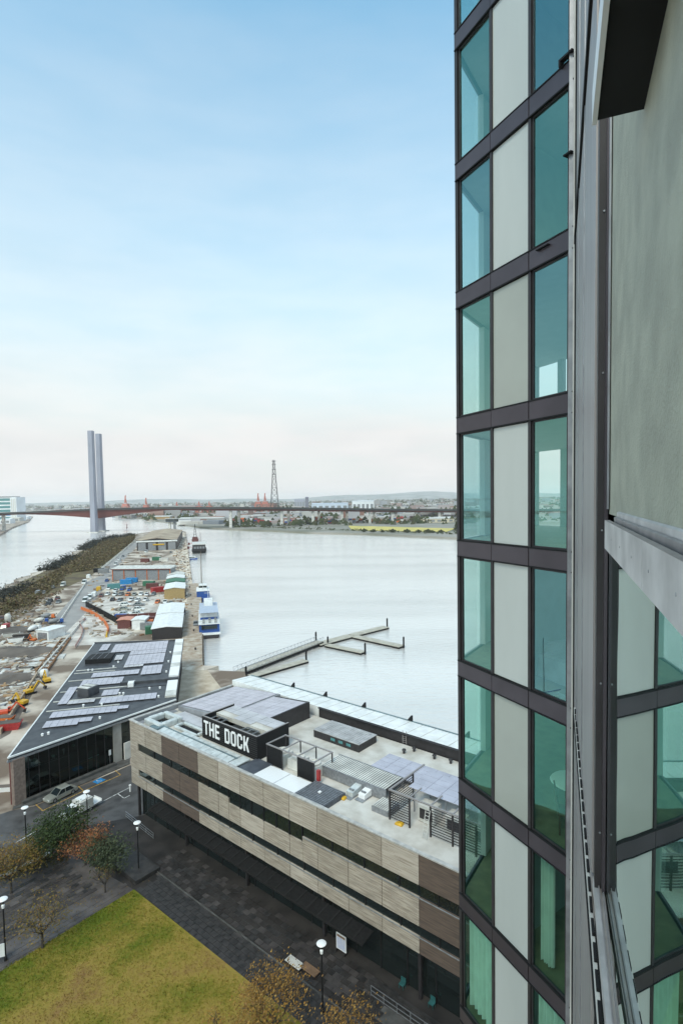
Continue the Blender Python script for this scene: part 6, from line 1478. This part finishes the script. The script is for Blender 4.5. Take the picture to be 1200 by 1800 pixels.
# the outer end: the facade turns away at the corner; build it in the wing's own frame too
Lx = xd+.07
a3 = radians(33); rotT = atan2(U2.y, U2.x)
u3w = Vector((sin(a3), cos(a3), 0)); u3 = Matrix.Rotation(-rotT, 3, 'Z') @ u3w; n3 = Vector((-u3.y, u3.x, 0))
if n3.dot(Vector((-1, 0, 0))) > 0: n3 = -n3
def T3(name, m, s0, s1, z0, z1, t0=-.03, t1=.03, parent=tower):
    "a piece on the end face: s along the face from the outer corner, t inwards"
    o_ = Vector((Lx, 0, 0)); inn = -n3
    p = [o_+u3*s0+inn*t0, o_+u3*s1+inn*t0, o_+u3*s1+inn*t1, o_+u3*s0+inn*t1]
    q = MB(); q.hexa([(v.x, v.y, z0) for v in p]+[(v.x, v.y, z1) for v in p]); return q.build(name, m, parent)
wing_d = 8.0
for k in range(KMIN, KMAX+1):
    z0, z1, zn = lvl(k), lvl(k)+SP, lvl(k+1)
    T3('spandrel_panel', M['spandrel'], .05, wing_d, z0, z1)
    for (s0, s1) in ((.1, 1.7), (2.3, 3.9), (4.6, 6.2), (6.5, 7.9)): T3('window', M['end_glass'], s0, s1, z1+.02, zn-.02, -.003, .003)
    for (s0, s1) in ((1.72, 2.28), (3.92, 4.58), (6.22, 6.48)): T3('wall_panel', M['panel_white'], s0, s1, z1, zn, -.03, .12)
# slabs, inner walls and back face
pC = Vector((0, 0, 0)); pL = Vector((Lx, 0, 0)); pM = pL+u3*wing_d; Uin = Vector((0, sgn, 0))
pN = pC+Uin*6.5+Vector((-1.5, 0, 0)); 
fp_ = [pC+Uin*.07, pL+Uin*.07+Vector((-.06, 0, 0)), pM-(-n3)*-0.0+(-n3)*.06, pN]
for k in range(KMIN, KMAX+2):
    z0, z1 = lvl(k)+.05, lvl(k)+SP-.02
    q = MB(); q.prism([(v.x, v.y) for v in fp_], z0, z0+.14); q.build('ceiling', M['ceiling'], tower)
    q = MB(); q.prism([(v.x, v.y) for v in fp_], z0+.15, z1); q.build('floor_slab', M['room_floor'], tower)
for k in range(KMIN, KMAX+1):
    z1, zn = lvl(k)+SP-.02, lvl(k+1)+.05
    # back face with two window openings left as gaps
    e0, e1 = pN, pM; D_ = e1-e0; Ld = D_.length; D_.normalize(); nb = Vector((-D_.y, D_.x, 0))
    if (k % 3) != 0 or k < -2:
        segs = [(0, .36), (.58, .80), (.85, .875), (.985, 1.0)]
    else: segs = [(0, .3), (.62, .79), (.83, .86), (.985, 1)]
    for (f0, f1) in segs:
        a_, c_ = e0+D_*Ld*f0, e0+D_*Ld*f1
        q = MB(); q.hexa([(a_.x, a_.y, z1), (c_.x, c_.y, z1), (c_.x+nb.x*.15, c_.y+nb.y*.15, z1), (a_.x+nb.x*.15, a_.y+nb.y*.15, z1), (a_.x, a_.y, zn), (c_.x, c_.y, zn), (c_.x+nb.x*.15, c_.y+nb.y*.15, zn), (a_.x+nb.x*.15, a_.y+nb.y*.15, zn)]); q.build('rear_wall', M['room_wall'], tower)
    # partition between the corner room and the next
    if k in (0, 1, -2): continue
    q = MB(); a_ = Vector(((xb+xc)/2, sgn*.1, 0)); c_ = a_+Vector((.55, sgn*2.6, 0)); sd_ = Vector((.05, 0, 0))
    q.hexa([(a_.x-.05, a_.y, z1), (a_.x+.05, a_.y, z1), (c_.x+.05, c_.y, z1), (c_.x-.05, c_.y, z1), (a_.x-.05, a_.y, zn), (a_.x+.05, a_.y, zn), (c_.x+.05, c_.y, zn), (c_.x-.05, c_.y, zn)]); q.build('partition', M['room_wall'], tower)
# curtains in the low corner rooms
def curtain(name, label, x0, x1, k, y=.22):
    z1, zn = lvl(k)+SP, lvl(k+1); q = MB(); n = 34; pts = []
    for i in range(n+1):
        x = x0+(x1-x0)*i/n; pts.append((x, sgn*(y+.05*sin(i*1.25)+.02*sin(i*.5)), 0))
    for i in range(n):
        a_, c_ = pts[i], pts[i+1]; q.poly([(a_[0], a_[1], z1+.05), (c_[0], c_[1], z1+.05), (c_[0], c_[1], zn-.04), (a_[0], a_[1], zn-.04)])
    o = q.build(name, mat('curtain_cloth', (.66, .70, .64), .9, var=.04), None, smooth=True); o.location = tower.location; o.rotation_euler = tower.rotation_euler
    tag(o, label, 'curtain')
curtain('curtain', 'pale pleated curtain in the lowest corner window of the tower', xc+.1, xd-.12, -4)
curtain('curtain', 'pale curtain at the bottom right window of the tower', xa+.25, xb-.1, -4)
curtain('curtain', 'narrow curtain drawn back in the dim window above', xb-.38, xb-.08, -3, .3)
# dining table and chairs seen through the glass
def place_in(o, x, y, k, rz=0): 
    v = tower.matrix_basis @ Vector((x, sgn*y, lvl(k)+SP-.02)); o.location = v; o.rotation_euler = (0, 0, tower.rotation_euler.z+rz)
tower_m = Matrix.Translation(tower.location) @ Matrix.Rotation(rotT, 4, 'Z')
def W_at(x, y, k): return tower_m @ Vector((x, sgn*y, lvl(k)+SP-.02))
M['chair_wood'] = mat('chair_wood', (.10, .055, .03), .5, scale=3)
def dining_chair(label, p, rz):
    t_ = thing('dining_chair', label, 'chair', p, rz, 'dark chairs inside the tower window')
    box_on(t_, 'seat', M['chair_wood'], -.22, -.22, .43, .22, .22, .48)
    for x in (-.2, .16):
        for y in (-.2, .16): box_on(t_, 'leg', M['chair_wood'], x, y, 0, x+.04, y+.04, .43)
    for x in (-.2, .16): q = MB(); q.beam((x+.02, .2, .48), (x+.02, .3, 1.0), .035, .035); q.build('back_post', M['chair_wood'], t_)
    for k in range(4): q = MB(); q.beam((-.18, .22+k*.022, .6+k*.11), (.18, .22+k*.022, .6+k*.11), .02, .05); q.build('back_slat', M['chair_wood'], t_)
    return t_
dining_chair('dark wooden chair close behind the right tower window', W_at(.75, .65, -3+1), 1.2)
dining_chair('dark wooden chair deeper in the room beside the table', W_at(.55, 1.9, -2), -1.9)
t_ = thing('dining_table', 'round pale table between the chairs inside the tower', 'table', W_at(1.25, 1.35, -2)); q = MB(); q.lathe([(.5, .70), (.52, .72), (.5, .75), (.02, .752)], 24); q.build('table_top', M['white'], t_); q = MB(); q.lathe([(.28, 0), (.25, .04), (.04, .08), (.04, .7)], 12); q.build('leg', M['dark_metal'], t_)
t_ = thing('sofa', 'low dark sofa inside the window at horizon level', 'sofa', W_at(1.0, 1.6, -1), .4); box_on(t_, 'seat', M['grey'], -.8, -.4, .1, .8, .4, .45); box_on(t_, 'backrest', M['grey'], -.8, .41, .1, .8, .6, .85)
for s_ in (-1, 1): box_on(t_, 'arm', M['grey'], s_*.81, -.4, .1, s_*1.0, .6, .6)

# ---- the near face that runs beside the camera: local frame t (away) and p (to the right)
AZ1 = radians(21.3)
near = thing('tower_side_facade', 'near side facade of the tower running beside the camera with metal cladding', 'facade', (0, 0, 0), pi/2-AZ1)
# local x = t (forwards along the face), local y = -p
def F(name, m, t0, t1, p0, p1, z0, z1, parent=near, **k):
    q = MB(); q.box(t0, -p0, z0+Z0, t1, -p1, z1+Z0); return q.build(name, m, parent, **k)
zl, zh = -Z0, 3.1*(KMAX+1)-1.53
tC = 11.62
# metal cladding beyond the window bay, one sheet per storey height with shadow joints
for i, (a_, c_) in enumerate(((-45, -18.6), (-18.5, -12.5), (-12.4, -8.05), (-7.99, -3.42), (-3.38, 4.60), (4.74, 9.3), (9.36, zh))):
    F('cladding_sheet', M['light_metal'], 5.27, tC, .292, .36, a_, c_)
F('shadow_joint', M['black'], 5.27, 11.3, .264, .289, 4.60, 4.74)
F('joint', M['black'], 5.27, tC, .32, .42, -45, zh)
for (t, w_) in ((7.4, .02), (9.3, .02)): F('joint_strip', M['steel'], t, t+w_, .280, .291, -45, zh)
F('corner_trim', M['steel'], 11.66, 11.74, .18, .30, -45, zh); F('corner_trim', M['offwhite'], 11.35, 11.5, .255, .285, -45, zh)
F('gasket', M['black'], 10.9, 11.1, .272, .290, -45, zh)
# column at the window bay
F('column', M['dark_metal'], 5.10, 5.25, .307, .384, -3.4, zh); F('column_side', M['spandrel'], 5.02, 5.098, .36, .384, -3.38, zh)
F('inner_frame', M['steel'], 4.93, 5.0, .372, .384, -.12, zh)
# wall beside the opening
F('wall_panel', M['plaster'], 1.94, 5.0, .392, .60, -.16, zh); F('jamb', M['black'], .8, 1.92, .385, .60, -.16, zh)
# hood above the window
hd = thing('window_hood', 'black underside of a projecting hood above the near window', 'hood', (0, 0, 0), pi/2-AZ1)
F('soffit', M['black'], -1.0, 3.2, .183, .394, 1.9, 1.96, hd); F('front_lip', M['lamp_white'], -1.0, 3.21, .158, .181, 1.885, 2.05, hd)
F('fascia', M['dark_metal'], -1.0, 3.19, .184, .40, 1.962, 2.3, hd)
# sill
sl_ = thing('window_sill', 'pale metal window sill with grooved top at the right edge', 'sill', (0, 0, 0), pi/2-AZ1)
def sillpiece(name, m, pts, t0=1.0, t1=4.25):
    "profile of (p, z) pushed along the face; the far end is cut square"
    q = MB(); n = len(pts)
    q.v = [(t0, -p, z+Z0) for p, z in pts]+[(t1, -p, z+Z0) for p, z in pts]
    q.f = [tuple(range(n)), tuple(range(2*n-1, n-1, -1))]+[(i, n+i, n+(i+1) % n, (i+1) % n) for i in range(n)]; q.mi = [0]*len(q.f)
    return q.build(name, m, sl_)
for a_, c_ in ((.6, 2.42), (2.425, 4.25)): sillpiece('sill_face', M['rail'], [(.305, -.375), (.325, -.375), (.325, -.185), (.305, -.18)], a_, c_)
sillpiece('sill_top', M['light_metal'], [(.306, -.179), (.335, -.179), (.345, -.192), (.345, -.20), (.306, -.20)], .6)
sillpiece('sill_groove', M['black'], [(.346, -.20), (.362, -.20), (.362, -.215), (.346, -.215)], .6)
sillpiece('sill_track', M['light_metal'], [(.363, -.16), (.375, -.155), (.375, -.215), (.363, -.215)], .6)
sillpiece('sill_groove', M['grey'], [(.3755, -.19), (.379, -.19), (.379, -.215), (.3755, -.215)], .6)
sillpiece('sill_track', M['rail'], [(.3795, -.128), (.3905, -.12), (.3905, -.2), (.3795, -.2)], .6)
sillpiece('sill_base', M['dark_metal'], [(.327, -.217), (.378, -.217), (.378, -.30), (.327, -.30)], .6, 4.24)
# ledge below the column with its toothed flashing
lg_ = thing('lower_ledge', 'light metal ledge below the column seen from above', 'ledge', (0, 0, 0), pi/2-AZ1)
F('ledge_sheet', M['rail'], 1.0, 5.25, .300, .384, -3.52, -3.40, lg_); F('ledge_rib', M['light_metal'], 1.0, 5.25, .335, .345, -3.399, -3.375, lg_); F('ledge_rib', M['light_metal'], 1.0, 5.25, .366, .374, -3.399, -3.37, lg_)
F('flashing', M['offwhite'], 1.0, 9.9, .262, .290, -3.62, -3.56, lg_)
tooth = MB(); tooth.box(-.085, -.290, -3.559+Z0, .085, -.268, -3.53+Z0); tm = tooth.mesh('tooth', M['black'])
for i in range(32): inst('tooth', tm, lg_, (1.3+i*.27, 0, 0))
F('dark_slot', M['black'], 1.0, 9.9, .250, .289, -3.67, -3.625, lg_)
# mirror-like windows below the sill, set a degree off the cladding line
nw = thing('near_window', 'reflecting dark window below the sill mirroring the tower wing', 'window', (0, 0, 0), 0)
g1 = Vector((sin(AZ1), cos(AZ1), 0)); r1 = Vector((cos(AZ1), -sin(AZ1), 0))
def npt(t, p): return g1*t+r1*p
M['mirror_glass'] = glass('mirror_glass', (.1, .2, .2), .30, back=(.012, .022, .020), rough=.0)
A_, B2 = npt(5.24, .386), npt(2.08, .428)
def wallseg(name, m, a, c, z0, z1, th=.05, root=nw):
    d_ = (c-a).normalized(); n_ = Vector((d_.y, -d_.x, 0))
    if n_.dot(r1) < 0: n_ = -n_
    q = MB(); e = n_*th; q.hexa([(a.x, a.y, z0+Z0), (c.x, c.y, z0+Z0), (c.x+e.x, c.y+e.y, z0+Z0), (a.x+e.x, a.y+e.y, z0+Z0), (a.x, a.y, z1+Z0), (c.x, c.y, z1+Z0), (c.x+e.x, c.y+e.y, z1+Z0), (a.x+e.x, a.y+e.y, z1+Z0)]); return q.build(name, m, root)
wallseg('pane', M['mirror_glass'], A_, B2, -12, -.30)
dB = (B2-A_).normalized()
wallseg('mullion', M['black'], B2-r1*.02, B2+dB*.06-r1*.02, -12, -.30, .06)
wallseg('pane', M['mirror_glass'], B2+dB*.07, B2+dB*1.6, -12, -.30)
wallseg('side_frame', M['dark_metal'], A_+Vector((0, 0, 0)), A_+dB*.02, -12, -.3, .02)
# the body of the tower behind these faces
q = MB(); q.prism([XY(npt(-12, .62)), XY(npt(11.9, .62)), XY(npt(11.9, 14)), XY(npt(-12, 14))], .1, Z0+zh-.2); q.build('tower_core', M['black'], near)
near.children  # core is laid out in world axes
bpy.data.objects['tower_core'].parent = None
o = bpy.data.objects['tower_core']; tag(o, 'dark solid body of the tower behind the near facade', 'building')

# ------------------------------------------------------------------ off to the left, seen mirrored in the tower glass
for i, (x, y, rz) in enumerate(((-96, 22, .4), (-104, 36, .5), (-112, 50, .45))):
    t_ = thing('yacht', ['nearest', 'middle', 'farthest'][i]+' white yacht mirrored in the tower windows', 'yacht', (x, y, -2), rz, 'yachts off to the left')
    hullmesh(13, 3.8, 1.3, .4).build('hull', M['white'], t_); q = MB(); q.box(3, -1.3, 1.35, 8, 1.3, 2.3); q.build('cabin', M['lamp_white'], t_); q = MB(); q.tube((6.5, 0, 1.3), (6.5, 0, 15), .1); q.build('mast', M['steel'], t_); q = MB(); q.tube((6.5, 0, 2.8), (1.2, 0, 2.6), .12); q.build('boom', M['blue'], t_)
pav_ = thing('boat_pavilion', 'low pavilion with triangular skylights mirrored in the lower windows', 'pavilion', (-74, 8, 0), .2)
box_on(pav_, 'wall', M['offwhite'], 0, 0, 0, 16, 12, 4); box_on(pav_, 'roof', M['teal'], -.5, -.5, 4.01, 16.5, 12.5, 4.4)
for k in range(3): q = MB(); q.prism([(2+k*5, 2), (5.4+k*5, 2), (3.5+k*5, 8)], 4.41, 5.2); q.build('skylight', M['lamp_white'], pav_)

# small ironmongery on the tower: window stays near the corner, bolts on column and sill
for i, (zz, lb) in enumerate(((3.05, 'upper'), (2.05+3.1, 'highest'), (6.05-.3, 'top'))):
    pass
q = MB(); q.box(.02, -sgn*.16, Z0+6.42, .2, -sgn*.05, Z0+6.45); q.build('window_stay', M['black'], tower)
q = MB(); q.box(.02, -sgn*.14, Z0+8.25, .34, -sgn*.03, Z0+8.29); q.box(.3, -sgn*.14, Z0+8.15, .34, -sgn*.03, Z0+8.25); q.build('window_stay', M['black'], tower)
q = MB(); q.box(.62, -sgn*.12, Z0+4.98, .95, -sgn*.055, Z0+5.0); q.build('window_stay', M['black'], tower)
for zz in (-2.9, -1.6, -.3, 1.0, 2.3, 3.6):
    q = MB(); q.tube((5.09, -.345, Z0+zz), (5.10, -.345, Z0+zz), .008, 8); q.build('bolt', M['steel'], near)
for tt in (1.25, 1.75, 2.25, 2.75, 3.25, 3.75):
    q = MB(); q.tube((tt, -.3035, Z0-.28), (tt, -.306, Z0-.28), .006, 8); q.build('screw', M['steel'], sl_)
